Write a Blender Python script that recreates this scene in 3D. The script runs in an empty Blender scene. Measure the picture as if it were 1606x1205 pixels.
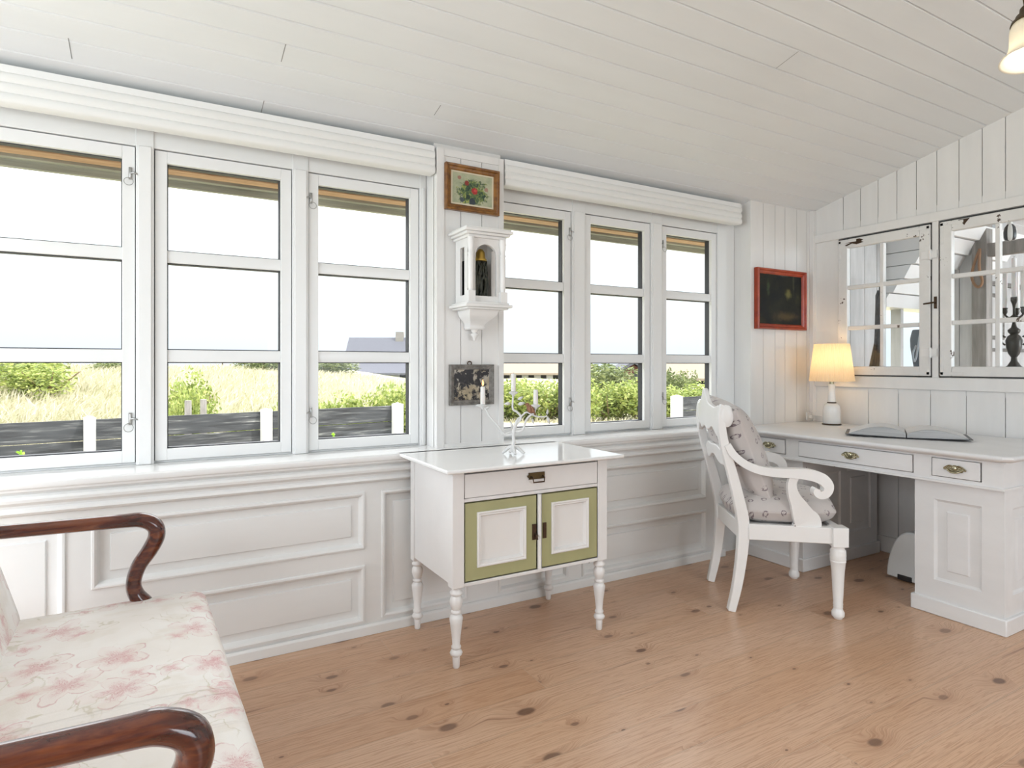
import bpy, math, random
from mathutils import Vector, Matrix, noise
random.seed(7)
S = bpy.context.scene
COL = S.collection
PI = math.pi
def R(d): return math.radians(d)

# ------------------------------------------------------------------ node helpers
class NT:
    def __init__(s, name):
        s.m = bpy.data.materials.new(name); s.m.use_nodes = True
        s.t = s.m.node_tree; s.t.nodes.clear()
        s.out = s.t.nodes.new('ShaderNodeOutputMaterial')
    def n(s, typ, **kw):
        x = s.t.nodes.new(typ)
        for k, v in kw.items(): setattr(x, k, v)
        return x
    def put(s, sock, v):
        if isinstance(v, bpy.types.NodeSocket): s.t.links.new(v, sock)
        elif isinstance(v, (tuple, list)) and len(v) == 3 and sock.type == 'RGBA': sock.default_value = (*v, 1)
        else: sock.default_value = v
    def math(s, op, a, b=None, c=None, clamp=False):
        x = s.n('ShaderNodeMath', operation=op, use_clamp=clamp)
        s.put(x.inputs[0], a)
        if b is not None: s.put(x.inputs[1], b)
        if c is not None: s.put(x.inputs[2], c)
        return x.outputs[0]
    def co(s, kind='Object'):
        return s.n('ShaderNodeTexCoord').outputs[kind]
    def mapping(s, v, loc=(0,0,0), rot=(0,0,0), scale=(1,1,1)):
        x = s.n('ShaderNodeMapping'); s.put(x.inputs['Vector'], v)
        x.inputs['Location'].default_value = loc; x.inputs['Rotation'].default_value = rot; x.inputs['Scale'].default_value = scale
        return x.outputs[0]
    def sep(s, v):
        x = s.n('ShaderNodeSeparateXYZ'); s.put(x.inputs[0], v); return x.outputs
    def comb(s, a=0., b=0., c=0.):
        x = s.n('ShaderNodeCombineXYZ')
        for i, v in enumerate((a, b, c)): s.put(x.inputs[i], v)
        return x.outputs[0]
    def noise(s, v, scale=5., detail=2., rough=.5, dist=0., w=None):
        x = s.n('ShaderNodeTexNoise')
        s.put(x.inputs['Vector'], v); x.inputs['Scale'].default_value = scale
        x.inputs['Detail'].default_value = detail; x.inputs['Roughness'].default_value = rough; x.inputs['Distortion'].default_value = dist
        return x.outputs
    def ramp(s, v, stops, interp='LINEAR'):
        x = s.n('ShaderNodeValToRGB'); s.put(x.inputs[0], v); cr = x.color_ramp; cr.interpolation = interp
        while len(cr.elements) < len(stops): cr.elements.new(.5)
        for e, (p, c) in zip(cr.elements, stops):
            e.position = p; e.color = (*c, 1) if len(c) == 3 else c
        return x.outputs[0]
    def mix(s, f, a, b, mode='MIX'):
        x = s.n('ShaderNodeMix', data_type='RGBA', blend_type=mode)
        s.put(x.inputs[0], f); s.put(x.inputs[6], a); s.put(x.inputs[7], b)
        return x.outputs[2]
    def sstep(s, v, a, b):
        x = s.n('ShaderNodeMapRange', interpolation_type='SMOOTHSTEP'); s.put(x.inputs[0], v)
        x.inputs[1].default_value = a; x.inputs[2].default_value = b
        return x.outputs[0]
    def bump(s, h, strength=.3, dist=.002):
        x = s.n('ShaderNodeBump'); s.put(x.inputs['Height'], h)
        x.inputs['Strength'].default_value = strength; x.inputs['Distance'].default_value = dist
        return x.outputs[0]
    def pbr(s, col, rough=.5, normal=None, metal=0., **kw):
        x = s.n('ShaderNodeBsdfPrincipled')
        s.put(x.inputs['Base Color'], col); s.put(x.inputs['Roughness'], rough); s.put(x.inputs['Metallic'], metal)
        if normal is not None: s.put(x.inputs['Normal'], normal)
        for k, v in kw.items(): s.put(x.inputs[k.replace('_', ' ')], v)
        s.t.links.new(x.outputs[0], s.out.inputs[0])
        return s.m

def flat(name, col, rough=.5, metal=0., **kw):
    n = NT(name); nz = n.noise(n.co(), 9., 3.)[0]
    c = n.mix(n.sstep(nz, .2, .8), tuple(v*.95 for v in col), col)
    return n.pbr(c, rough, metal=metal, **kw)

def paint(name, col, rough=.4, streak=(2, 2, 14), var=.04, bump=.12, chips=0., chipcol=(.10, .07, .05), chipscale=7.):
    n = NT(name); co = n.co()
    g = n.noise(n.mapping(co, scale=streak), 3., 5., .6)[0]
    big = n.noise(co, 1.3, 3.)[0]
    f = n.math('MULTIPLY_ADD', g, .6, n.math('MULTIPLY', big, .4))
    c = n.mix(n.sstep(f, .3, .7), tuple(v*(1-var*1.6) for v in col), col)
    if chips > 0:
        a = n.noise(n.mapping(co, scale=(1, 1, 1)), chipscale, 8., .68)[0]
        k = n.sstep(a, 1-chips, 1-chips+.012)
        c = n.mix(k, c, chipcol)
    return n.pbr(c, rough, n.bump(g, bump, .0015))

def glass_mat(name, tint=(.97, .985, .98), refl=1.0, ior=1.45):
    n = NT(name)
    tr = n.n('ShaderNodeBsdfTransparent'); tr.inputs[0].default_value = (*tint, 1)
    gl = n.n('ShaderNodeBsdfGlossy'); gl.inputs['Roughness'].default_value = .01
    bf = n.n('ShaderNodeNewGeometry').outputs['Backfacing']
    fr = n.n('ShaderNodeFresnel'); n.put(fr.inputs[0], n.math('MULTIPLY_ADD', bf, 1/ior-ior, ior))
    mx = n.n('ShaderNodeMixShader')
    n.t.links.new(n.math('MULTIPLY', fr.outputs[0], refl), mx.inputs[0]); n.t.links.new(tr.outputs[0], mx.inputs[1]); n.t.links.new(gl.outputs[0], mx.inputs[2])
    n.t.links.new(mx.outputs[0], n.out.inputs[0]); return n.m

def emit(name, col, s):
    n = NT(name); e = n.n('ShaderNodeEmission'); e.inputs[0].default_value = (*col, 1); e.inputs[1].default_value = s
    n.t.links.new(e.outputs[0], n.out.inputs[0]); return n.m

M = {}
M['wall'] = paint('white_painted_boards', (.80, .79, .775), .42, (3, 3, .6), .05)
M['wains'] = paint('pale_grey_white_panelling', (.80, .80, .785), .33, (.6, 3, 3), .03, .06)
M['ceil'] = paint('white_ceiling_boards', (.77, .79, .80), .5, (.4, 3, 3), .03, .06)
M['frame'] = paint('window_frame_white', (.82, .825, .82), .3, (3, 3, 3), .01, .03)
M['sill'] = paint('glossy_white_sill', (.84, .84, .83), .12, (1, 3, 3), .01, .02)
M['gloss'] = paint('glossy_white_furniture', (.84, .83, .815), .2, (3, 3, 3), .02, .05)
M['furn'] = paint('satin_white_furniture', (.82, .81, .80), .35, (3, 3, 3), .03, .08)
M['desk'] = paint('worn_white_desk', (.80, .80, .80), .33, (3, 1, 3), .05, .2, .315, (.30, .28, .25), 6.)
M['chairw'] = paint('chair_white', (.84, .835, .82), .3, (3, 3, 3), .02, .05)
M['green'] = paint('sage_green_paint', (.42, .415, .215), .35, (4, 4, 1), .06, .1)
M['oldframe'] = paint('peeling_white_paint', (.78, .77, .75), .5, (3, 3, 3), .08, .3, .365, (.09, .06, .045), 9.)
M['greyboard'] = paint('weathered_grey_board', (.62, .61, .60), .7, (5, 5, .8), .2, .4)
M['farwood'] = paint('bleached_wood', (.42, .39, .36), .7, (8, 8, .8), .35, .4)
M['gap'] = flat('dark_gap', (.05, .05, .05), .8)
M['joint'] = flat('grey_joint', (.22, .22, .21), .8)
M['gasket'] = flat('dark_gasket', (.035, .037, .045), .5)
M['steel'] = flat('brushed_steel', (.45, .45, .44), .3, 1.)
M['brass_old'] = flat('aged_brass', (.10, .07, .032), .38, .85)
M['brass_drk'] = flat('dark_bronze', (.07, .042, .025), .4, .7)
M['brass_dsk'] = flat('tarnished_brass', (.42, .39, .27), .25, .9)
M['glass'] = glass_mat('window_glass', (.985, .99, .99), .3)
M['oldglass'] = glass_mat('old_window_glass', (.95, .965, .965), .45)
M['blind'] = paint('white_linen_blind', (.80, .80, .785), .7, (1, 6, 6), .03, .2)
M['wax'] = flat('candle_wax', (.83, .81, .80), .45, Subsurface_Weight=.15)
M['iron_w'] = flat('white_iron', (.72, .72, .71), .4)
M['black'] = flat('black_plastic', (.02, .02, .022), .4)
M['appl'] = flat('white_plastic', (.72, .74, .74), .35)
M['paper'] = flat('book_paper', (.74, .74, .74), .6)
M['page_edge'] = paint('page_edges', (.52, .52, .52), .6, (1, 1, 60), .25)
M['cover'] = flat('book_cover', (.03, .03, .035), .35)
M['ceramic'] = flat('white_ceramic', (.86, .85, .83), .18)

def mat_floor():
    n = NT('pine_floor'); co = n.co(); x, y, z = n.sep(co)
    w = .172
    row = n.math('FLOOR', n.math('DIVIDE', y, w))
    rnd = n.n('ShaderNodeTexWhiteNoise', noise_dimensions='1D'); n.put(rnd.inputs['W'], row)
    r1 = rnd.outputs['Value']
    xs = n.math('ADD', x, n.math('MULTIPLY', r1, 3.9))
    seg = n.math('FLOOR', n.math('DIVIDE', xs, 2.7))
    rnd2 = n.n('ShaderNodeTexWhiteNoise', noise_dimensions='2D'); n.put(rnd2.inputs['Vector'], n.comb(row, seg))
    r2 = rnd2.outputs['Value']
    fy = n.math('FRACT', n.math('DIVIDE', y, w))
    dy = n.math('MULTIPLY', n.math('MINIMUM', fy, n.math('SUBTRACT', 1., fy)), w)
    fx = n.math('FRACT', n.math('DIVIDE', xs, 2.7))
    dx = n.math('MULTIPLY', n.math('MINIMUM', fx, n.math('SUBTRACT', 1., fx)), 2.7)
    # plank space
    px = n.math('ADD', x, n.math('MULTIPLY', r2, 37.)); py = n.math('ADD', y, n.math('MULTIPLY', r2, 11.))
    pv = n.comb(px, py, 0.)
    # knots
    vor = n.n('ShaderNodeTexVoronoi', feature='F1', voronoi_dimensions='2D'); n.put(vor.inputs['Vector'], n.mapping(n.comb(px, y, 0.), scale=(3.9, 7.0, 1))); vor.inputs['Scale'].default_value = 1.; vor.inputs['Randomness'].default_value = 1.
    d = vor.outputs['Distance']; kc = n.sep(vor.outputs['Color'])
    size = n.math('MULTIPLY_ADD', n.math('POWER', kc[0], 2.), .14, .035)
    keep = n.math('GREATER_THAN', kc[1], .50)
    wob = n.noise(pv, 30., 2.)[0]
    dd = n.math('DIVIDE', n.math('MULTIPLY_ADD', n.math('SUBTRACT', wob, .5), .05, d), size)
    core = n.math('MULTIPLY', n.math('SUBTRACT', 1., n.sstep(dd, .55, 1.0)), keep)
    halo = n.math('MULTIPLY', n.math('SUBTRACT', 1., n.sstep(dd, .8, 3.4)), keep)
    # grain : bends round the knots
    warp = n.math('MULTIPLY', halo, .10)
    gy = n.math('ADD', n.math('MULTIPLY', py, 1.), n.math('MULTIPLY', warp, .35))
    g1 = n.noise(n.comb(n.math('MULTIPLY', px, .9), n.math('MULTIPLY', gy, 22.), 0.), 1.6, 4., .55)[0]
    g2 = n.noise(n.comb(n.math('MULTIPLY', px, 3.), n.math('MULTIPLY', gy, 150.), 0.), 1., 3., .6)[0]
    rings = n.math('SINE', n.math('MULTIPLY', g1, 70.))
    ring = n.sstep(rings, .2, 1.)
    base = n.ramp(r2, [(0, (.54, .325, .20)), (.35, (.64, .41, .265)), (.7, (.59, .36, .225)), (1, (.68, .46, .31))])
    big = n.noise(n.comb(n.math('MULTIPLY', px, .5), py, 0.), 1.7, 2.)[0]
    c = n.mix(n.math('MULTIPLY', n.sstep(big, .35, .7), .5), base, (.70, .50, .37))
    c = n.mix(n.math('MULTIPLY', ring, .36), c, (.36, .165, .075))
    c = n.mix(n.math('MULTIPLY', n.sstep(g2, .45, .75), .40), c, (.27, .125, .06))
    streak = n.noise(n.comb(n.math('MULTIPLY', px, 1.3), n.math('MULTIPLY', gy, 34.), 3.), 1., 3., .6)[0]
    c = n.mix(n.math('MULTIPLY', n.sstep(streak, .63, .72), .55), c, (.17, .062, .03))
    c = n.mix(n.math('MULTIPLY', halo, .26), c, (.30, .135, .065))
    c = n.mix(n.math('MULTIPLY', core, n.math('MULTIPLY_ADD', kc[2], .4, .42)), c, (.10, .045, .028))
    seam = n.math('SUBTRACT', 1., n.sstep(dy, .0004, .0016))
    c = n.mix(n.math('MULTIPLY', seam, .5), c, (.56, .42, .30))
    seamd = n.math('SUBTRACT', 1., n.sstep(n.math('ABSOLUTE', n.math('SUBTRACT', dy, .0022)), .0003, .0011))
    c = n.mix(n.math('MULTIPLY', seamd, .35), c, (.18, .08, .04))
    sx = n.math('SUBTRACT', 1., n.sstep(dx, .0007, .0022))
    c = n.mix(n.math('MULTIPLY', sx, .5), c, (.55, .42, .31))
    ro = n.math('MULTIPLY_ADD', n.noise(co, 3., 3.)[0], .14, .24)
    return n.pbr(c, ro, n.bump(n.math('SUBTRACT', g2, n.math('MULTIPLY', seam, 3.)), .08, .001), Specular_IOR_Level=.45)
M['floor'] = mat_floor()

def mat_mahog():
    n = NT('mahogany'); co = n.co()
    g = n.noise(n.mapping(co, scale=(2.2, 14, 14)), 3., 6., .6, .6)[0]
    c = n.ramp(g, [(.3, (.018, .004, .003)), (.5, (.085, .015, .007)), (.68, (.20, .050, .014))])
    return n.pbr(c, .16, n.bump(g, .05), Coat_Weight=.6, Coat_Roughness=.08)
M['mahog'] = mat_mahog()

def mat_floral():
    n = NT('floral_chintz'); co = n.co()
    x, y, z = n.sep(co)
    # wraps over the front edge: use x - z and y
    u0 = n.math('SUBTRACT', x, z); v0 = y
    wn = n.noise(co, 11., 4., .65)[1]
    wv = n.sep(wn)
    u = n.math('MULTIPLY_ADD', n.math('SUBTRACT', wv[0], .5), .05, u0); v = n.math('MULTIPLY_ADD', n.math('SUBTRACT', wv[1], .5), .05, v0)
    base = n.ramp(n.noise(co, 6., 3.)[0], [(.35, (.88, .835, .785)), (.65, (.93, .90, .865))])
    def flowers(c, scale, off, petals, thr, col, rad, dens, fine):
        vec = n.mapping(n.comb(u, v, 0.), loc=off, scale=(scale, scale, 1))
        vo = n.n('ShaderNodeTexVoronoi', feature='F1', voronoi_dimensions='2D'); n.put(vo.inputs['Vector'], vec); vo.inputs['Scale'].default_value = 1.; vo.inputs['Randomness'].default_value = .75
        sub = n.n('ShaderNodeVectorMath', operation='SUBTRACT'); n.put(sub.inputs[0], vec); n.put(sub.inputs[1], vo.outputs['Position'])
        lx, ly, _ = n.sep(sub.outputs[0]); cc = n.sep(vo.outputs['Color'])
        th = n.math('ARCTAN2', ly, lx); r = n.math('POWER', n.math('ADD', n.math('MULTIPLY', lx, lx), n.math('MULTIPLY', ly, ly)), .5)
        pet = n.math('COSINE', n.math('MULTIPLY_ADD', th, petals, n.math('MULTIPLY', cc[2], 6.28)))
        edge = n.math('MULTIPLY_ADD', n.math('ABSOLUTE', pet), rad*.55, rad*.5)
        keep = n.math('GREATER_THAN', cc[0], thr)
        q = n.math('DIVIDE', r, edge)
        inside = n.math('MULTIPLY', n.math('SUBTRACT', 1., n.sstep(q, .9, 1.05)), keep)
        line = n.math('MULTIPLY', n.math('SUBTRACT', 1., n.sstep(n.math('ABSOLUTE', n.math('SUBTRACT', q, .97)), .01, .05)), keep)
        veins = n.sstep(n.math('SINE', n.math('MULTIPLY', n.noise(n.comb(n.math('MULTIPLY', th, 3.), n.math('MULTIPLY', q, .8), cc[1]), 2.2, 2.)[0], 60.)), .35, .85)
        heart = n.math('MULTIPLY', n.math('SUBTRACT', 1., n.sstep(q, .1, .75)), keep)
        c = n.mix(n.math('MULTIPLY', inside, .14), c, (.80, .55, .52))
        c = n.mix(n.math('MULTIPLY', n.math('MULTIPLY', veins, heart), dens), c, col)
        c = n.mix(n.math('MULTIPLY', heart, dens*.28), c, (.72, .38, .38))
        c = n.mix(n.math('MULTIPLY', n.math('MULTIPLY', line, n.sstep(wv[2], .42, .56)), dens*.40), c, col)
        return c
    # olive scrolls
    sc = n.noise(n.comb(u, v, 4.), 7., 2., .5, 1.2)[0]
    ln = n.math('SUBTRACT', 1., n.sstep(n.math('ABSOLUTE', n.math('SUBTRACT', sc, .5)), .004, .016))
    gate = n.sstep(n.noise(co, 5.)[0], .45, .6)
    base = n.mix(n.math('MULTIPLY', n.math('MULTIPLY', ln, gate), .45), base, (.50, .45, .28))
    wash = n.sstep(n.noise(n.comb(u, v, 9.), 9., 3.)[0], .52, .68)
    base = n.mix(n.math('MULTIPLY', wash, .30), base, (.74, .66, .54))
    c = flowers(base, 5.0, (.35, .1, 0), 2.5, .28, (.52, .13, .16), .40, 1.0, 1)
    c = flowers(c, 9.5, (3.3, 1.7, 0), 2., .52, (.56, .14, .18), .36, 1.0, 1)
    # gathered creases running along the seat
    cr = n.math('MULTIPLY', n.sstep(n.math('SINE', n.math('MULTIPLY_ADD', n.noise(n.mapping(co, scale=(.8, 6, 3)), 1.2)[0], 20., n.math('MULTIPLY', y, 150.))), .3, 1.),
                n.math('SUBTRACT', 1., n.sstep(n.math('ABSOLUTE', n.math('SUBTRACT', y, -.16)), .03, .16)))
    return n.pbr(c, .75, n.bump(n.math('ADD', n.math('MULTIPLY', cr, -1.), n.math('MULTIPLY', n.noise(co, 300., 1.)[0], .06)), .6, .006), Sheen_Weight=.2)
M['floral'] = mat_floral()

def mat_sprig(name, base_col, scale=13.):
    n = NT(name); co = n.co()
    x, y, z = n.sep(co)
    vec = n.mapping(n.comb(n.math('ADD', x, n.math('MULTIPLY', z, .15)), n.math('ADD', y, n.math('MULTIPLY', z, 1.)), 0.), scale=(scale, scale, 1))
    vo = n.n('ShaderNodeTexVoronoi', feature='F1', voronoi_dimensions='2D'); n.put(vo.inputs['Vector'], vec); vo.inputs['Scale'].default_value = 1.; vo.inputs['Randomness'].default_value = .55
    sub = n.n('ShaderNodeVectorMath', operation='SUBTRACT'); n.put(sub.inputs[0], vec); n.put(sub.inputs[1], vo.outputs['Position'])
    lx, ly, _ = n.sep(sub.outputs[0]); cc = n.sep(vo.outputs['Color'])
    r = n.math('POWER', n.math('ADD', n.math('MULTIPLY', lx, lx), n.math('MULTIPLY', ly, ly)), .5)
    wob = n.noise(vec, 5.5, 3., .7)[0]
    ring = n.math('SUBTRACT', 1., n.sstep(n.math('ABSOLUTE', n.math('SUBTRACT', r, .15)), .02, .07))
    blot = n.math('MULTIPLY', ring, n.sstep(wob, .44, .52))
    dots = n.math('MULTIPLY', n.math('SUBTRACT', 1., n.sstep(r, .2, .24)), n.sstep(n.noise(vec, 9., 2.)[0], .58, .64))
    mark = n.math('MULTIPLY', n.math('MAXIMUM', blot, dots), n.math('GREATER_THAN', cc[0], .08))
    base = n.ramp(n.noise(co, 11., 3.)[0], [(.3, tuple(v*.93 for v in base_col)), (.7, base_col)])
    c = n.mix(n.math('MULTIPLY', mark, .9), base, (.13, .09, .11))
    folds = n.noise(co, 9., 2.)[0]
    return n.pbr(c, .8, n.bump(folds, .35, .012), Sheen_Weight=.2)
M['sprig'] = mat_sprig('sprigged_linen', (.56, .52, .50), 15.)

def mat_bloom_picture():
    n = NT('rose_painting'); co = n.co(); x, y, z = n.sep(co)
    base = n.ramp(n.noise(co, 14., 4., .6)[0], [(.3, (.26, .30, .19)), (.55, (.42, .43, .29)), (.75, (.50, .47, .33))])
    dist = n.math('POWER', n.math('ADD', n.math('POWER', n.math('DIVIDE', x, .085), 2.), n.math('POWER', n.math('DIVIDE', n.math('ADD', z, .012), .066), 2.)), .5)
    lv = n.noise(co, 38., 3., .7, .8)[0]
    msk = n.math('SUBTRACT', 1., n.sstep(n.math('MULTIPLY_ADD', n.math('SUBTRACT', lv, .5), 1.8, dist), .75, 1.05))
    leaf = n.ramp(n.noise(co, 55., 3., .6, 1.)[0], [(.35, (.012, .03, .02)), (.48, (.05, .10, .04)), (.6, (.22, .27, .06)), (.72, (.40, .40, .12))])
    c = n.mix(msk, base, leaf)
    def blob(c, cx, cz, r, col):
        d = n.math('POWER', n.math('ADD', n.math('POWER', n.math('SUBTRACT', x, cx), 2.), n.math('POWER', n.math('SUBTRACT', z, cz), 2.)), .5)
        d = n.math('MULTIPLY_ADD', n.math('SUBTRACT', n.noise(co, 90., 2.)[0], .5), .012, d)
        return n.mix(n.math('SUBTRACT', 1., n.sstep(d, r*.8, r*1.15)), c, col)
    c = blob(c, .0, -.058, .018, (.02, .03, .04)); c = blob(c, -.055, -.055, .012, (.05, .07, .08))
    c = blob(c, .012, -.005, .017, (.36, .02, .02)); c = blob(c, .016, -.001, .008, (.55, .06, .05))
    c = blob(c, -.03, .028, .012, (.22, .02, .015)); c = blob(c, -.07, .05, .010, (.35, .17, .12)); c = blob(c, .075, .01, .010, (.35, .20, .15))
    return n.pbr(c, .45, n.bump(n.noise(co, 120., 2.)[0], .3, .001))
M['rosepic'] = mat_bloom_picture()

def mat_dark_forest():
    n = NT('dark_oil_painting'); co = n.co(); x, y, z = n.sep(co)
    base = n.ramp(n.noise(co, 9., 4., .6)[0], [(.4, (.003, .004, .004)), (.62, (.012, .014, .006)), (.8, (.04, .036, .012))])
    def blob(c, cx, cz, rx, rz, col, k=.8):
        d = n.math('POWER', n.math('ADD', n.math('POWER', n.math('DIVIDE', n.math('SUBTRACT', x, cx), rx), 2.), n.math('POWER', n.math('DIVIDE', n.math('SUBTRACT', z, cz), rz), 2.)), .5)
        d = n.math('MULTIPLY_ADD', n.math('SUBTRACT', n.noise(co, 34., 3.)[0], .5), 1.2, d)
        return n.mix(n.math('MULTIPLY', n.math('SUBTRACT', 1., n.sstep(d, .2, 1.2)), k), c, col)
    c = blob(base, .075, .04, .035, .04, (.16, .15, .05)); c = blob(c, -.13, .08, .02, .06, (.05, .07, .03))
    c = blob(c, .04, -.11, .14, .035, (.075, .05, .02)); c = blob(c, .13, .12, .012, .09, (.05, .05, .025)); c = blob(c, .02, .165, .06, .012, (.10, .10, .08))
    return n.pbr(c, .5, Specular_IOR_Level=.2)
M['forest'] = mat_dark_forest()

def mat_etching():
    n = NT('black_and_white_print'); co = n.co()
    a = n.noise(co, 16., 5., .65, .4)[0]; b = n.noise(n.mapping(co, loc=(3, 1, 2)), 60., 3., .6)[0]
    x, y, z = n.sep(co)
    k = n.math('ADD', n.math('MULTIPLY', n.sstep(a, .50, .55), .8), n.math('MULTIPLY', n.math('MULTIPLY', n.sstep(b, .5, .56), n.sstep(z, .03, -.06)), .5), clamp=True)
    c = n.mix(k, (.012, .01, .012), n.ramp(n.noise(co, 8.)[0], [(.4, (.50, .46, .40)), (.6, (.40, .33, .22))]))
    return n.pbr(c, .2)
M['etching'] = mat_etching()

def mat_wood(name, c1, c2, sc=(3, 20, 20), rough=.35, bump=.1):
    n = NT(name); co = n.co(); g = n.noise(n.mapping(co, scale=sc), 3., 5., .6)[0]
    return n.pbr(n.ramp(g, [(.3, c1), (.7, c2)]), rough, n.bump(g, bump))
M['gilt'] = mat_wood('gilded_wood', (.10, .032, .006), (.30, .13, .022), (9, 9, 9), .3)
M['redfr'] = mat_wood('red_orange_lacquer', (.22, .018, .006), (.42, .06, .012), (4, 4, 4), .3)
M['greyfr'] = mat_wood('worn_grey_wood', (.09, .08, .07), (.25, .235, .215), (14, 14, 14), .6, .4)
def mat_fence():
    n = NT('weathered_dark_fence'); co = n.co(); g = n.noise(n.mapping(co, scale=(.9, 9, 12)), 3., 7., .7)[0]; b = n.noise(n.mapping(co, scale=(.6, 1, 3)), 2.2, 3.)[0]
    c = n.ramp(g, [(.35, (.014, .015, .019)), (.52, (.045, .048, .056)), (.62, (.12, .125, .13)), (.70, (.42, .42, .42))])
    c = n.mix(n.math('MULTIPLY', n.sstep(b, .4, .65), .5), c, (.05, .055, .065))
    return n.pbr(c, .75, n.bump(g, .5))
M['silverfence'] = mat_fence()
M['eave'] = mat_wood('eave_board_brown', (.36, .20, .12), (.62, .40, .26), (2, 20, 20), .7, .3)
M['fascia'] = mat_wood('grey_green_fascia', (.30, .30, .25), (.50, .50, .43), (1, 20, 20), .8, .3)
M['post'] = flat('white_post_paint', (.80, .80, .80), .6)
M['roof_g'] = flat('grey_slate', (.085, .087, .105), .8)
M['house_w'] = flat('white_render', (.75, .75, .73), .8)
M['house_b'] = flat('black_timber', (.02, .02, .022), .7)
M['house_r'] = flat('red_timber', (.14, .045, .035), .7)
M['thatch'] = flat('sand_thatch', (.24, .20, .155), .95)
M['pane_d'] = flat('dark_pane', (.03, .035, .04), .15)

def mat_ground():
    n = NT('dune_grass_ground'); co = n.co(); 
    a = n.noise(co, .35, 4., .6)[0]; b = n.noise(co, 3., 5., .7)[0]
    c = n.ramp(a, [(.38, (.20, .23, .09)), (.5, (.36, .34, .20)), (.62, (.47, .41, .29))])
    c = n.mix(n.math('MULTIPLY', n.sstep(b, .4, .7), .5), c, (.50, .45, .33))
    return n.pbr(c, .95, n.bump(b, .6, .05))
M['ground'] = mat_ground()
def mat_leafy(name, c1, c2, c3, trans=.35):
    n = NT(name); co = n.co(); a = n.noise(co, 2.6, 3.)[0]; o = n.n('ShaderNodeNewGeometry').outputs['Random Per Island']
    k = n.math('ADD', n.math('MULTIPLY', a, .6), n.math('MULTIPLY', o, .4))
    c = n.ramp(k, [(.25, c1), (.5, c2), (.75, c3)])
    x = n.n('ShaderNodeBsdfPrincipled'); n.put(x.inputs['Base Color'], c); x.inputs['Roughness'].default_value = .6
    t = n.n('ShaderNodeBsdfTranslucent'); n.put(t.inputs[0], c)
    m = n.n('ShaderNodeMixShader'); m.inputs[0].default_value = trans
    n.t.links.new(x.outputs[0], m.inputs[1]); n.t.links.new(t.outputs[0], m.inputs[2]); n.t.links.new(m.outputs[0], n.out.inputs[0])
    return n.m
M['leaf'] = mat_leafy('bush_leaves', (.14, .19, .05), (.30, .37, .09), (.48, .50, .17))
M['leaf_d'] = mat_leafy('dark_bush_leaves', (.08, .11, .04), (.17, .21, .08), (.30, .33, .14))
M['straw'] = mat_leafy('straw_grass', (.33, .33, .19), (.46, .43, .30), (.55, .51, .40))
M['lime'] = mat_leafy('fresh_leaves', (.22, .42, .03), (.30, .55, .05), (.40, .60, .08))
M['dried'] = mat_wood('dried_stalks', (.10, .07, .045), (.30, .22, .13), (10, 10, 2), .8, .3)
M['dried_d'] = mat_wood('dried_heads', (.02, .018, .015), (.12, .11, .10), (30, 30, 30), .8, .5)
M['jug'] = flat('grey_stoneware', (.15, .17, .19), .3)
M['silver_old'] = flat('tarnished_silver', (.055, .05, .043), .35, .8)
M['lantern_in'] = mat_wood('dark_relief', (.006, .008, .006), (.05, .055, .035), (30, 30, 30), .5, .6)
M['gold_in'] = flat('brass_bell', (.55, .36, .08), .3, .9)
M['birdm'] = mat_wood('brown_feathers', (.12, .04, .02), (.42, .22, .13), (60, 60, 60), .7, .3)
M['rope'] = flat('old_rope', (.28, .16, .09), .9)

def mat_shade():
    n = NT('pleated_shade'); co = n.co(); x, y, z = n.sep(co)
    th = n.math('ARCTAN2', y, x); pl = n.math('SINE', n.math('MULTIPLY', th, 62.))
    c = n.mix(n.math('MULTIPLY_ADD', pl, .25, .5), (.80, .66, .46), (.88, .79, .62))
    d = n.n('ShaderNodeBsdfDiffuse'); n.put(d.inputs[0], c); n.put(d.inputs['Normal'], n.bump(pl, .5, .003))
    t = n.n('ShaderNodeBsdfTranslucent'); n.put(t.inputs[0], c)
    m = n.n('ShaderNodeMixShader'); m.inputs[0].default_value = .55
    n.t.links.new(d.outputs[0], m.inputs[1]); n.t.links.new(t.outputs[0], m.inputs[2]); n.t.links.new(m.outputs[0], n.out.inputs[0])
    return n.m
M['shade'] = mat_shade()
M['flame'] = emit('candle_flame', (1., .55, .18), 3.2)
def mat_opal():
    n = NT('opal_glass_shade')
    x = n.n('ShaderNodeBsdfPrincipled'); n.put(x.inputs['Base Color'], (.86, .84, .78)); x.inputs['Roughness'].default_value = .2
    t = n.n('ShaderNodeBsdfTranslucent'); n.put(t.inputs[0], (.9, .86, .76))
    m = n.n('ShaderNodeMixShader'); m.inputs[0].default_value = .5
    n.t.links.new(x.outputs[0], m.inputs[1]); n.t.links.new(t.outputs[0], m.inputs[2]); n.t.links.new(m.outputs[0], n.out.inputs[0])
    return n.m
M['opal'] = mat_opal()

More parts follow.
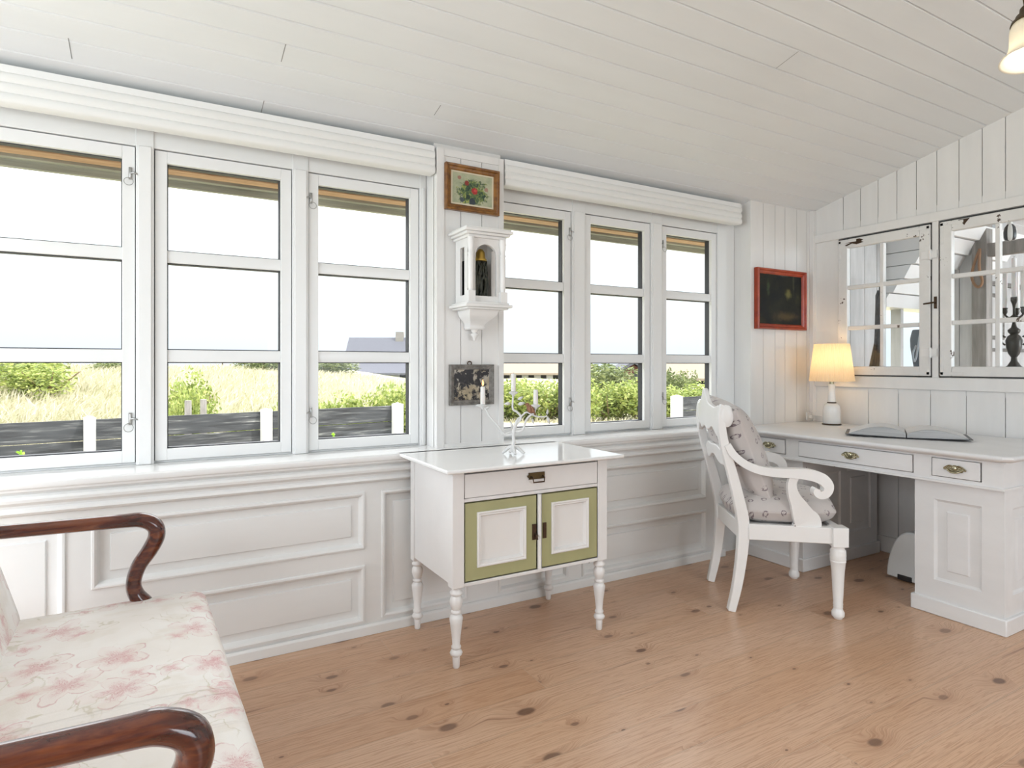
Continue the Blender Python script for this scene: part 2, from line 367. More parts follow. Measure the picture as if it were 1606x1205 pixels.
# ------------------------------------------------------------------ mesh helpers
class MB:
    def __init__(s): s.v = []; s.f = []; s.mi = []; s.cur = 0
    def add(s, vs, fs):
        b = len(s.v); s.v += [tuple(v) for v in vs]
        for f in fs: s.f.append(tuple(b+i for i in f)); s.mi.append(s.cur)
        return s
    def box(s, x0, x1, y0, y1, z0, z1, mat=None):
        vs = [(x, y, z) for z in (z0, z1) for y in (y0, y1) for x in (x0, x1)]
        if mat is not None: vs = [mat @ Vector(v) for v in vs]
        return s.add(vs, [(0, 2, 3, 1), (4, 5, 7, 6), (0, 1, 5, 4), (2, 6, 7, 3), (0, 4, 6, 2), (1, 3, 7, 5)])
    def quad(s, a, b, c, d): return s.add([a, b, c, d], [(0, 1, 2, 3)])
    def lathe(s, prof, c=(0, 0, 0), n=24, mat=None, cap=True):
        vs = []; fs = []
        for r, z in prof:
            for k in range(n):
                a = 2*PI*k/n; vs.append(Vector((r*math.cos(a), r*math.sin(a), z)))
        for i in range(len(prof)-1):
            for k in range(n):
                k2 = (k+1) % n; fs.append((i*n+k, i*n+k2, (i+1)*n+k2, (i+1)*n+k))
        if cap:
            if prof[0][0] > 1e-5: fs.append(tuple(reversed(range(n))))
            if prof[-1][0] > 1e-5: fs.append(tuple((len(prof)-1)*n+k for k in range(n)))
        if mat is not None: vs = [mat @ v for v in vs]
        c = Vector(c); return s.add([v+c for v in vs], fs)
    def tube(s, pts, r, n=10, flatz=1., closed=False, cap=True):
        pts = [Vector(p) for p in pts]; m = len(pts)
        rs = r if isinstance(r, (list, tuple)) else [r]*m
        up = None; vs = []; fs = []
        for i in range(m):
            if closed: t = pts[(i+1) % m]-pts[i-1]
            else: t = pts[min(i+1, m-1)]-pts[max(i-1, 0)]
            t.normalize()
            if up is None:
                up = Vector((0, 0, 1)) if abs(t.z) < .9 else Vector((0, 1, 0))
                up = (up-t*up.dot(t)).normalized()
            else: up = (up-t*up.dot(t)).normalized()
            sd = t.cross(up)
            for k in range(n):
                a = 2*PI*k/n; vs.append(pts[i]+sd*(rs[i]*math.cos(a))+up*(rs[i]*flatz*math.sin(a)))
        for i in range(m if closed else m-1):
            j = (i+1) % m
            for k in range(n):
                k2 = (k+1) % n; fs.append((i*n+k, i*n+k2, j*n+k2, j*n+k))
        if not closed and cap: fs.append(tuple(reversed(range(n)))); fs.append(tuple((m-1)*n+k for k in range(n)))
        return s.add(vs, fs)
    def ribbon(s, pts, w, t, axis):
        """bar of rectangular section: path in the plane normal to axis; t = thickness along axis, w = width in plane (list ok)"""
        pts = [Vector(p) for p in pts]; ax = Vector(axis).normalized(); m = len(pts)
        ws = w if isinstance(w, (list, tuple)) else [w]*m; vs = []; fs = []
        for i in range(m):
            d = (pts[min(i+1, m-1)]-pts[max(i-1, 0)]).normalized(); nrm = d.cross(ax).normalized()
            for a, b in ((-1, -1), (1, -1), (1, 1), (-1, 1)): vs.append(pts[i]+nrm*(a*ws[i]/2)+ax*(b*t/2))
        for i in range(m-1):
            for k in range(4):
                k2 = (k+1) % 4; fs.append((i*4+k, i*4+k2, (i+1)*4+k2, (i+1)*4+k))
        fs.append((3, 2, 1, 0)); fs.append(tuple((m-1)*4+k for k in range(4)))
        return s.add(vs, fs)
    def prism(s, poly, axis, a, b):
        """poly in the two other axes (in order), extruded along axis from a to b"""
        n = len(poly)
        def mk(p, w):
            return {'x': (w, p[0], p[1]), 'y': (p[0], w, p[1]), 'z': (p[0], p[1], w)}[axis]
        vs = [mk(p, a) for p in poly]+[mk(p, b) for p in poly]
        fs = [tuple(reversed(range(n))), tuple(range(n, 2*n))]+[(i, (i+1) % n, n+(i+1) % n, n+i) for i in range(n)]
        return s.add(vs, fs)
    def rings(s, u0, u1, v0, v1, prof, fn):
        """nested rectangles; prof = [(inset, depth)...]; fn(u,v,d) -> xyz"""
        vs = []
        for ins, d in prof: vs += [fn(u0+ins, v0+ins, d), fn(u1-ins, v0+ins, d), fn(u1-ins, v1-ins, d), fn(u0+ins, v1-ins, d)]
        fs = []
        for i in range(len(prof)-1):
            for k in range(4):
                k2 = (k+1) % 4; fs.append((i*4+k, i*4+k2, (i+1)*4+k2, (i+1)*4+k))
        l = (len(prof)-1)*4; fs.append((l, l+1, l+2, l+3))
        return s.add(vs, fs)
    def plate(s, u0, u1, v0, v1, holes, fn, d=0.):
        us = sorted(set([u0, u1]+[h[0] for h in holes]+[h[1] for h in holes])); vv = sorted(set([v0, v1]+[h[2] for h in holes]+[h[3] for h in holes]))
        for i in range(len(us)-1):
            for j in range(len(vv)-1):
                a, b, c, e = us[i], us[i+1], vv[j], vv[j+1]; mu, mv = (a+b)/2, (c+e)/2
                if any(h[0] < mu < h[1] and h[2] < mv < h[3] for h in holes): continue
                s.quad(fn(a, c, d), fn(b, c, d), fn(b, e, d), fn(a, e, d))
        return s
    def boards(s, u0, u1, v0, v1f, seams, fn, gap=.004, dep=.01):
        """board wall with open grooves at seams; v1f: number or function of u"""
        v1 = v1f if callable(v1f) else (lambda u: v1f)
        cuts = [q for q in sorted(seams) if u0 < q < u1]; edges = [u0]+cuts+[u1]
        for i in range(len(edges)-1):
            a = edges[i]+(gap/2 if i > 0 else 0); b = edges[i+1]-(gap/2 if i < len(edges)-2 else 0)
            s.quad(fn(a, v0, 0), fn(b, v0, 0), fn(b, v1(b), 0), fn(a, v1(a), 0))
            if i < len(edges)-2:
                c = b+gap
                s.quad(fn(b, v0, 0), fn(b, v0, dep), fn(b, v1(b), dep), fn(b, v1(b), 0))
                s.quad(fn(b, v0, dep), fn(c, v0, dep), fn(c, v1(c), dep), fn(b, v1(b), dep))
                s.quad(fn(c, v0, dep), fn(c, v0, 0), fn(c, v1(c), 0), fn(c, v1(c), dep))
        return s
    def build(s, name, mat, parent=None, bevel=0., smooth=35, sub=0, bseg=2, recalc=True, loc=None):
        me = bpy.data.meshes.new(name); me.from_pydata(s.v, [], s.f); me.update()
        mats = mat if isinstance(mat, (list, tuple)) else [mat]
        for m in mats: me.materials.append(m)
        for p, i in zip(me.polygons, s.mi): p.material_index = i
        if recalc:
            import bmesh
            bm = bmesh.new(); bm.from_mesh(me); bmesh.ops.recalc_face_normals(bm, faces=bm.faces); bm.to_mesh(me); bm.free()
        if smooth:
            for p in me.polygons: p.use_smooth = True
            me.set_sharp_from_angle(angle=R(smooth))
        o = bpy.data.objects.new(name, me); COL.objects.link(o)
        if parent is not None: o.parent = parent
        if loc is not None: o.location = loc
        if bevel:
            b = o.modifiers.new('bevel', 'BEVEL'); b.width = bevel; b.segments = bseg; b.limit_method = 'ANGLE'; b.angle_limit = R(40); b.harden_normals = False
        if sub:
            m = o.modifiers.new('sub', 'SUBSURF'); m.levels = sub; m.render_levels = sub
        return o

def tag(o, label, cat, group=None, kind=None):
    if label: o['label'] = label
    if cat: o['category'] = cat
    if group: o['group'] = group
    if kind: o['kind'] = kind
    return o
def thing(name, label, cat, loc=(0, 0, 0), rz=0., group=None):
    o = bpy.data.objects.new(name, None); COL.objects.link(o); o.location = loc; o.rotation_euler = (0, 0, rz)
    o.empty_display_size = .05
    return tag(o, label, cat, group)
def struct(o, label=None): 
    o['kind'] = 'structure'
    if label: o['label'] = label
    return o
def copy_tree(o, parent=None):
    c = o.copy(); COL.objects.link(c); c.parent = parent
    for ch in o.children: copy_tree(ch, c)
    return c
def spline(pts, n=8):
    """Catmull-Rom through points"""
    P = [Vector(p) for p in pts]; P = [P[0]*2-P[1]]+P+[P[-1]*2-P[-2]]; out = []
    for i in range(1, len(P)-2):
        for k in range(n):
            t = k/n; a, b, c, d = P[i-1], P[i], P[i+1], P[i+2]
            out.append(.5*((2*b)+(c-a)*t+(2*a-5*b+4*c-d)*t*t+(3*b-a-3*c+d)*t**3))
    out.append(P[-2]); return out
def lerpl(vals, m):
    out = []
    for i in range(m):
        t = i/(m-1)*(len(vals)-1); k = min(int(t), len(vals)-2); out.append(vals[k]+(vals[k+1]-vals[k])*(t-k))
    return out

# ------------------------------------------------------------------ camera
CAMH = 1.18
cam = bpy.data.cameras.new('camera'); co = bpy.data.objects.new('camera', cam); COL.objects.link(co)
co.location = (0, 0, CAMH); co.rotation_euler = (R(90), 0, R(-29.9))
cam.sensor_width = 36; cam.lens = 970/1606*36; cam.sensor_fit = 'HORIZONTAL'
cam.shift_y = -(602.5-572)/1606; cam.clip_start = .05; cam.clip_end = 500
S.camera = co

# ------------------------------------------------------------------ room constants
XR = 3.99; XL = -1.75; YP = 2.711; YW = 2.862; YB = -2.6
def ceil_z(y): return 2.248+.243*(YP-y)

# floor
struct(MB().box(XL-.1, 8.6, YB-.1, 2.95, -.1, 0).build('floor', M['floor'], smooth=0))

# ceiling with grooved boards
def ceiling():
    mb = MB(); p = .1145; g = .009
    y = 2.346+p*5; ys = []
    while y > YB-.05: ys.append(y); y -= p
    n = 0
    for a in ys:
        b = a-p
        if a > 2.95: continue
        A, B = a-g/2, b+g/2
        mb.quad((XL, A, ceil_z(A)), (8.6, A, ceil_z(A)), (8.6, B, ceil_z(B)), (XL, B, ceil_z(B)))
        for s_, t_, dz0, dz1 in ((B, b, 0, .008), (b, b-g/2, .008, 0)):
            mb.quad((XL, s_, ceil_z(s_)+dz0), (8.6, s_, ceil_z(s_)+dz0), (8.6, t_, ceil_z(t_)+dz1), (XL, t_, ceil_z(t_)+dz1))
    mb.cur = 1   # short end joints between boards
    for x, ya, yb in ((-.258, 2.56, 2.665), (.38, 2.684, 2.79), (.405, 2.342, 2.438), (1.068, 2.477, 2.55), (2.35, 1.66, 1.77), (1.7, 1.20, 1.31)):
        mb.quad((x-.0012, ya, ceil_z(ya)-.0006), (x+.0012, ya, ceil_z(ya)-.0006), (x+.0012, yb, ceil_z(yb)-.0006), (x-.0012, yb, ceil_z(yb)-.0006))
    mb.cur = 0
    mb.quad((XL-.1, 3.0, ceil_z(3.0)+.06), (8.7, 3.0, ceil_z(3.0)+.06), (8.7, YB-.1, ceil_z(YB-.1)+.06), (XL-.1, YB-.1, ceil_z(YB-.1)+.06))
    return mb.build('ceiling', [M['ceil'], M['joint']], smooth=0, recalc=False)
struct(ceiling())

# ---- window wall : panelling below the sill
W0 = 2.66
fn_n = lambda u, v, d: (u, W0+d, v)     # d positive = away from room
panels = [(-1.62, -1.02, .06, .625), (-.92, -.275, .06, .625), (-.202, .789, .375, .625), (-.202, .789, .055, .305),
          (.862, 1.285, .06, .625), (1.45, 1.87, .06, .625), (1.955, 2.885, .372, .625), (1.955, 2.885, .055, .305)]
mb = MB(); mb.plate(XL, 3.04, .0, .70, panels, fn_n)
for p in panels: mb.rings(*p, [(0, 0), (.003, -.007), (.010, -.009), (.017, -.005), (.021, .002), (.026, .013), (.031, .014), (.056, .014), (.060, .006), (.066, .005)], fn_n)
mb.quad((1.366, W0-.0008, 0), (1.372, W0-.0008, 0), (1.372, W0-.0008, .70), (1.366, W0-.0008, .70))
mb.box(XL, 3.039, 2.70, 2.94, 0, .756)
mb.box(3.042, XR+.0, YP, 2.94, 0, .756); mb.quad((3.04, W0, 0), (3.04, YP, 0), (3.04, YP, .757), (3.04, W0, .757))
struct(mb.build('wall_north', M['wains'], smooth=30, recalc=False), 'pale panelled wall under the windows')
struct(MB().prism([(2.645, 0), (2.645, .038), (2.652, .046), (W0, .046), (W0, 0)], 'x', XL, 3.04).build('baseboard_north', M['wains'], bevel=.002))
# moulding under the sill and the sill itself
prof = [(2.70, .757), (2.628, .757), (2.629, .750), (2.640, .744), (2.645, .738), (2.634, .731), (2.629, .722), (2.631, .712), (2.640, .705), (2.646, .70), (2.648, .692), (2.640, .685), (2.638, .676), (2.645, .668), (2.655, .664), (2.70, .664)]
struct(MB().prism(prof, 'x', XL, 3.04).build('trim_1', M['wains'], smooth=25))
mb = MB()
mb.prism([(2.88, .785), (2.626, .785), (2.620, .780), (2.619, .771), (2.622, .762), (2.628, .757), (2.88, .757)], 'x', XL, 3.04)
mb.box(3.04, 3.346, 2.705, 2.88, .757, .785)
struct(mb.build('trim_2', M['sill'], smooth=30), 'glossy white window sill')

# ---- pier between the window groups and the wall of the corner
def groove_wall(u0, u1, v0, v1, seams, Y, gap=.003): 
    return MB().boards(u0, u1, v0, v1, seams, lambda u, v, d: (u, Y+d, v), gap, .008)
mb = MB()
mb.boards(1.186, 1.484, .80, 2.176, [1.277, 1.391], lambda u, v, d: (u, YP+.006+d, v), .003, .008)
mb.box(1.149, 1.187, YP, YP+.04, .785, 2.21); mb.box(1.483, 1.511, YP, YP+.04, .785, 2.21)
mb.box(1.186, 1.484, YP, YP+.04, 2.175, 2.21); mb.box(1.186, 1.484, YP, YP+.02, .785, .802)
mb.box(1.149, 1.511, YP+.035, 2.94, .76, 2.26)
struct(mb.build('wall_pier', M['wall'], smooth=0, recalc=False), 'narrow boarded wall pier between the two window groups')
mb = MB()
mb.boards(3.346, XR, .70, lambda u: ceil_z(YP)+.002, [3.471, 3.591, 3.692, 3.817, 3.93], lambda u, v, d: (u, YP+d, v), .0035, .01)
mb.box(3.350, XR, YP+.012, 2.94, .70, 2.26); mb.quad((3.346, YP, .7), (3.346, 2.9, .7), (3.346, 2.9, 2.26), (3.346, YP, 2.26))
mb.box(3.955, XR-.001, YP-.03, YP-.001, .79, 2.25)
struct(mb.build('wall_corner', M['wall'], smooth=0, recalc=False), 'boarded wall in the corner with the red-framed picture')
# lintels over both window groups + far-left wall
mb = MB()
mb.box(XL, 1.149, 2.775, 2.94, 2.19, 2.26); mb.box(1.511, 3.346, 2.775, 2.94, 2.19, 2.26)
mb.box(XL, -1.80, YP, 2.94, .0, 2.4)
struct(mb.build('wall_lintel', M['wall'], smooth=0))

# ---- windows
def hook(parent, x, z, flip=1):
    h = MB(); h.tube([(x, 2.851, z-.022), (x, 2.846, z-.012), (x, 2.845, z+.012), (x, 2.851, z+.022)], .0045, 8)
    h.box(x-.006, x+.006, 2.846, 2.853, z-.024, z+.024)
    h.tube([(x+.0, 2.845, z), (x+.013*flip, 2.835, z+.002), (x+.024*flip, 2.836, z-.004)], .003, 8)
    c = Vector((x-.006*flip, 2.838, z-.034))
    h.tube([c+Vector((.016*math.cos(a), 0.004*math.sin(a), .016*math.sin(a))) for a in [2*PI*k/18 for k in range(18)]], .0014, 6, closed=True)
    return h.build('window_hook', M['steel'], parent, smooth=50)
def window(i, x0, x1, hooks):
    st = .043; zb, zt = .795, 2.037
    g0, g1 = x0+st, x1-st; bars = [(1.190, 1.239), (1.592, 1.640)]
    panes = [(.840, 1.190), (1.239, 1.592), (1.640, 1.990)]
    mb = MB()
    mb.box(x0, g0, 2.850, 2.876, zb, zt); mb.box(g1, x1, 2.850, 2.876, zb, zt)
    mb.box(g0, g1, 2.850, 2.876, zb, .840); mb.box(g0, g1, 2.850, 2.876, 1.990, zt)
    for a, b in bars: mb.prism([(2.860, a), (2.856, (a+b)/2), (2.860, b), (2.876, b), (2.876, a)], 'x', g0, g1)
    w = mb.build('window_%d' % i, M['frame'], bevel=.0015)
    struct(w)
    gk = MB()
    for a, b in panes:
        for (p0, p1, q0, q1) in ((g0, g0+.004, a, b), (g1-.004, g1, a, b), (g0, g1, a, a+.004), (g0, g1, b-.004, b)):
            gk.box(p0, p1, 2.872, 2.905, q0, q1)
    gk.build('gasket', M['gasket'], w, smooth=0)
    gl = MB()
    for a, b in panes: gl.box(g0+.002, g1-.002, 2.887, 2.890, a+.002, b-.002)
    gl.build('glass_pane', M['glass'], w, smooth=0)
    for hx, hz, fl in hooks: hook(w, hx, hz, fl)
    return w
SX = [(-.600, -.073), (-.005, .516), (.590, 1.112), (1.500, 2.019), (2.117, 2.608), (2.702, 3.184)]
HK = [[(-.088, 1.93, 1), (-.088, .967, 1)], [], [(.600, 1.925, -1), (.600, .965, -1)], [(2.012, 1.925, 1), (2.012, .97, 1)], [], [(2.712, 1.925, -1), (2.712, .985, -1)]]
for i, ((a, b), h) in enumerate(zip(SX, HK)): window(i+1, a, b, h)
window(7, -1.195, -.668, [])
# fixed frame: mullions and heads
def jamb(i, xs, x0, x1):
    mb = MB()
    for a, b in xs:
        mb.box(a+.003, b-.003, 2.838, 2.93, .785, 2.19)
        if b-a < .12: mb.box(a+.012, b-.012, 2.832, 2.84, .786, 2.041)
    mb.box(x0, x1, 2.842, 2.93, 2.041, 2.19)
    mb.box(x0, x1, 2.862, 2.93, .785, .793)
    o = mb.build('trim_%d' % i, M['frame'], bevel=.002); struct(o)
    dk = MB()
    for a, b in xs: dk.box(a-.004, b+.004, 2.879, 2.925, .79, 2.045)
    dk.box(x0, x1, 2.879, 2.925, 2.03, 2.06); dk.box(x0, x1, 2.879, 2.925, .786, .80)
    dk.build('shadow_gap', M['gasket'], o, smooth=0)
jamb(3, [(-1.75, -1.195), (-.668, -.600), (-.073, -.005), (.516, .590), (1.112, 1.149)], XL, 1.149)
jamb(4, [(1.46, 1.500), (2.019, 2.117), (2.608, 2.702), (3.184, 3.346)], 1.46, 3.346)

# ---- blinds, drawn up
def blind(x0, x1, label):
    mb = MB(); mb.box(x0, x1, YP+.004, YP+.06, 2.188, 2.215)
    pts = []; zt, zb = 2.19, 2.083; nf = 3
    for i in range(nf*8+1):
        t = i/(nf*8); z = zt-(zt-zb)*t; ph = (t*nf) % 1.0
        pts.append((YP+.006-.007*math.sin(PI*ph)**.6-.002*t*nf*.6, z))
    mb2 = MB(); pol = pts+[(YP+.058, zb), (YP+.058, zt)]
    t = thing('roman_blind', label, 'blind', (0, 0, 0), group=None)
    t.location = ((x0+x1)/2, YP, 2.08)
    off = Vector((-(x0+x1)/2, -YP, -2.08))
    for m_ in (mb, ): m_.v = [tuple(Vector(v)+off) for v in m_.v]
    mb.build('headrail', M['frame'], t, bevel=.002)
    mb2.prism(pol, 'x', x0, x1); mb2.v = [tuple(Vector(v)+off) for v in mb2.v]
    mb2.build('folded_fabric', M['blind'], t, smooth=50)
blind(XL+.3, 1.140, 'white pleated blind drawn up above the three large left windows')
blind(1.520, 3.262, 'white pleated blind drawn up above the right-hand windows, beside the corner')

# ---- right wall with the inner windows
fn_e = lambda u, v, d: (XR+d, u, v)
OP = [(1.938+.0, 2.516, 1.108, 2.018), (1.315, 1.895, 1.108, 2.018)]
mb = MB()
up = [2.486, 2.369, 2.256, 2.14, 2.026, 1.913, 1.797, 1.682, 1.573, 1.45, 1.33, 1.21, 1.09, .97, .85, .73, .6, .45, .3]
lo = [2.317, 2.131, 1.947, 1.76, 1.573, 1.40, 1.22, 1.04, .85, .66, .47, .28]
mb.boards(YB, YP, 2.06, lambda u: ceil_z(u)+.003, up, fn_e, .004, .012)
mb.boards(YB, 2.70, 0, 1.03, lo, fn_e, .004, .012)
mb.quad(fn_e(2.516, 1.03, 0), fn_e(YP, 1.03, 0), fn_e(YP, 2.06, 0), fn_e(2.516, 2.06, 0))
mb.boards(YB, 1.315, 1.03, 2.06, lo, fn_e, .004, .012)
# thickness of the wall round the opening
for a, b in ((1.0, 1.102), (2.024, 2.12)): mb.box(XR+.003, XR+.10, 1.25, 2.60, a, b)
mb.box(XR+.013, XR+.10, YB, 2.71, 2.12, 3.65); mb.box(XR+.013, XR+.10, YB, 2.69, 0, 1.0)
mb.box(XR+.013, XR+.10, 2.52, 2.94, 1.0, 2.4); mb.box(XR+.013, XR+.10, YB, 1.315, 1.0, 2.4)
struct(mb.build('wall_east', M['wall'], smooth=0, recalc=False), 'white boarded wall with two old inner windows')
mb = MB(); mb.box(XR-.016, XR, 1.0, 2.70, 2.024, 2.078); struct(mb.build('trim_5', M['wall'], bevel=.002))
mb = MB(); mb.box(XR-.016, XR, .6, 2.70, 1.030, 1.102); struct(mb.build('trim_6', M['wall'], bevel=.003))
mb = MB(); mb.box(XR-.012, XR+.09, 1.899, 1.934, 1.102, 2.024); struct(mb.build('trim_7', M['wall'], bevel=.002))
mb = MB(); mb.box(XR-.018, XR, YB, 2.70, 0, .10); struct(mb.build('baseboard_east', M['wall'], bevel=.003))

def inner_window(i, y0, y1, hinge_right):
    """y0<y1 ; casement in the wall plane, two columns, three rows"""
    xa, xb = XR-.016, XR+.022
    st = .066; zb, zt = 1.112, 2.012
    gy0, gy1 = y0+st, y1-st; mid = (gy0+gy1)/2; rows = [(1.168, 1.406), (1.436, 1.679), (1.70, 1.952)]
    mb = MB()
    mb.box(xa, xb, y0+.004, gy0, zb, zt); mb.box(xa, xb, gy1, y1-.004, zb, zt)
    mb.box(xa, xb, gy0, gy1, zb, 1.168); mb.box(xa, xb, gy0, gy1, 1.952, zt)
    mb.box(xa+.004, xb, mid-.011, mid+.011, 1.168, 1.952)
    for z in (1.421, 1.690): mb.box(xa+.006, xb, gy0, gy1, z-.0125, z+.0125)
    w = mb.build('window_%d' % i, M['oldframe'], bevel=.004); struct(w)
    MB().box(XR+.002, XR+.004, gy0, gy1, 1.168, 1.952).build('glass_pane', M['oldglass'], w, smooth=0)
    dk = MB()
    for (a, b, c, d) in ((y0, y0+.004, 1.105, 2.02), (y1-.004, y1, 1.105, 2.02), (y0, y1, 1.104, 1.112), (y0, y1, 2.012, 2.021)): dk.box(XR-.004, XR+.02, a, b, c, d)
    dk.build('shadow_gap', M['gap'], w, smooth=0)
    # old L shaped corner irons and hinges
    ir = MB()
    for yy, sy in ((y0+.008, 1), (y1-.008, -1)):
        for zz, sz in ((zb+.008, 1), (zt-.008, -1)):
            ir.box(xa-.002, xa, min(yy, yy+sy*.12), max(yy, yy+sy*.12), min(zz, zz+sz*.016), max(zz, zz+sz*.016))
            ir.box(xa-.002, xa, min(yy, yy+sy*.016), max(yy, yy+sy*.016), min(zz, zz+sz*.12), max(zz, zz+sz*.12))
    ir.build('corner_iron', M['oldframe'], w, bevel=.001)
    hy = y0 if hinge_right else y1
    for z in ((1.25, 1.83) if hinge_right else ()):
        h = MB(); h.box(xa-.006, xa, hy-.035, hy+.05, z-.022, z+.022); h.tube([(xa-.007, hy, z-.03), (xa-.007, hy, z+.03)], .008, 10)
        h.build('hinge', M['wall'], w)
    if hinge_right:
        k = MB(); k.box(XR-.02, XR-.012, hy-.032, hy-.018, 1.51, 1.58); k.tube([(XR-.022, hy-.026, 1.545), (XR-.035, hy-.026, 1.545), (XR-.038, hy+.03, 1.54)], .005, 8)
        k.build('window_catch', M['brass_drk'], w, bevel=.001)
    # bare-wood patch of torn paint
    p = MB(); 
    pts = [(y1-.012, 2.0), (y1-.15, 2.003), (y1-.175, 1.992), (y1-.16, 1.985), (y1-.178, 1.976), (y1-.13, 1.968), (y1-.10, 1.978), (y1-.06, 1.966), (y1-.052, 1.973), (y1-.09, 1.984), (y1-.03, 1.99)] if hinge_right else [(y1-.10, 2.008), (y1-.16, 2.008), (y1-.14, 1.985), (y1-.132, 1.972), (y1-.12, 1.99)]
    p.prism([(a, b) for a, b in pts], 'x', xa-.0012, xa+.001); p.build('torn_paint_patch', M['brass_drk'], w, smooth=0)
    return w
inner_window(8, 1.938, 2.516, True)
inner_window(9, 1.315, 1.895, False)

# ---- other walls of this room (behind the camera), large openings to daylight
mb = MB()
mb.box(XL-.1, XL, 2.4, 2.95, 0, 4); mb.box(XL-.1, XL, YB, 2.4, 0, .35); mb.box(XL-.1, XL, YB, 2.4, 2.3, 4); mb.box(XL-.1, XL, YB, -.3, .35, 2.3)
for y in (.6, 1.5): mb.box(XL-.1, XL, y-.03, y+.03, .35, 2.25)
struct(mb.build('wall_west', M['wall'], smooth=0))
mb = MB()
mb.box(XL-.1, 8.7, YB-.1, YB, 0, .75); mb.box(XL-.1, 8.7, YB-.1, YB, 2.2, 4); 
for a, b in ((XL-.1, 1.2), (3.4, 5.0), (7.8, 8.7)): mb.box(a, b, YB-.1, YB, .75, 2.2)
struct(mb.build('wall_south', M['wall'], smooth=0))

# ---- the room beyond the right wall
mb = MB()
mb.boards(4.08, 4.86, .0, 2.26, [4.25, 4.42, 4.60, 4.76], lambda u, v, d: (u, 2.70+d, v), .006, .012)
mb.box(4.08, 4.86, 2.72, 2.94, 0, 2.26)
mb.box(4.86, 8.6, 2.72, 2.94, 0, .80); mb.box(6.1, 8.6, 2.72, 2.94, .8, 2.26)
for x in (5.26, 5.9): mb.box(x-.02, x+.02, 2.78, 2.86, .8, 1.63)
struct(mb.build('wall_far_room', M['greyboard'], smooth=0, recalc=False), 'grey boarded wall seen through the inner window')
mb = MB()
z_ = 1.63; k_ = 0
while z_ < 2.2:
    yy_ = 2.715-.16*k_*.5; mb.prism([(2.90, z_), (yy_, z_), (yy_-.05, z_+.095), (2.90, z_+.095)], 'x', 4.862, 6.1); z_ += .10; k_ += 1
struct(mb.build('trim_12', M['frame'], smooth=0), 'white stepped boards above the window of the room beyond')
mb = MB()
for y in (2.10, 1.65, 1.25, .85): mb.box(4.1, 8.5, y-.035, y+.035, ceil_z(y)-.07, ceil_z(y)+.02)
struct(mb.build('trim_8', M['wall'], bevel=.004), 'white ceiling beams of the room beyond')
mb = MB(); mb.box(5.45, 5.55, 2.27, 2.37, 0, 2.33); mb.box(5.47, 5.53, 1.2, 2.3, 2.0, 2.10)
struct(mb.build('trim_9', M['farwood'], bevel=.004), 'weathered wooden post in the room beyond')
mb = MB(); mb.boards(2.37, 2.70, 0, 2.32, [2.47, 2.6], lambda u, v, d: (5.49+d, u, v), .005, .01); mb.box(5.505, 5.53, 2.37, 2.7, 0, 2.3)
struct(mb.build('wall_partition', M['greyboard'], smooth=0, recalc=False))
mb = MB(); mb.box(8.5, 8.6, YB, 2.95, 0, 4); mb.box(8.46, 8.5, YB, 2.9, 1.02, 1.06); mb.box(8.46, 8.5, YB, 2.9, 1.9, 1.97)
for y in [2.6-.22*k for k in range(14)]: mb.box(8.488, 8.5, y-.006, y+.006, 0, 1.02)
struct(mb.build('wall_far', M['wall'], smooth=0), 'far white wall of the room beyond')

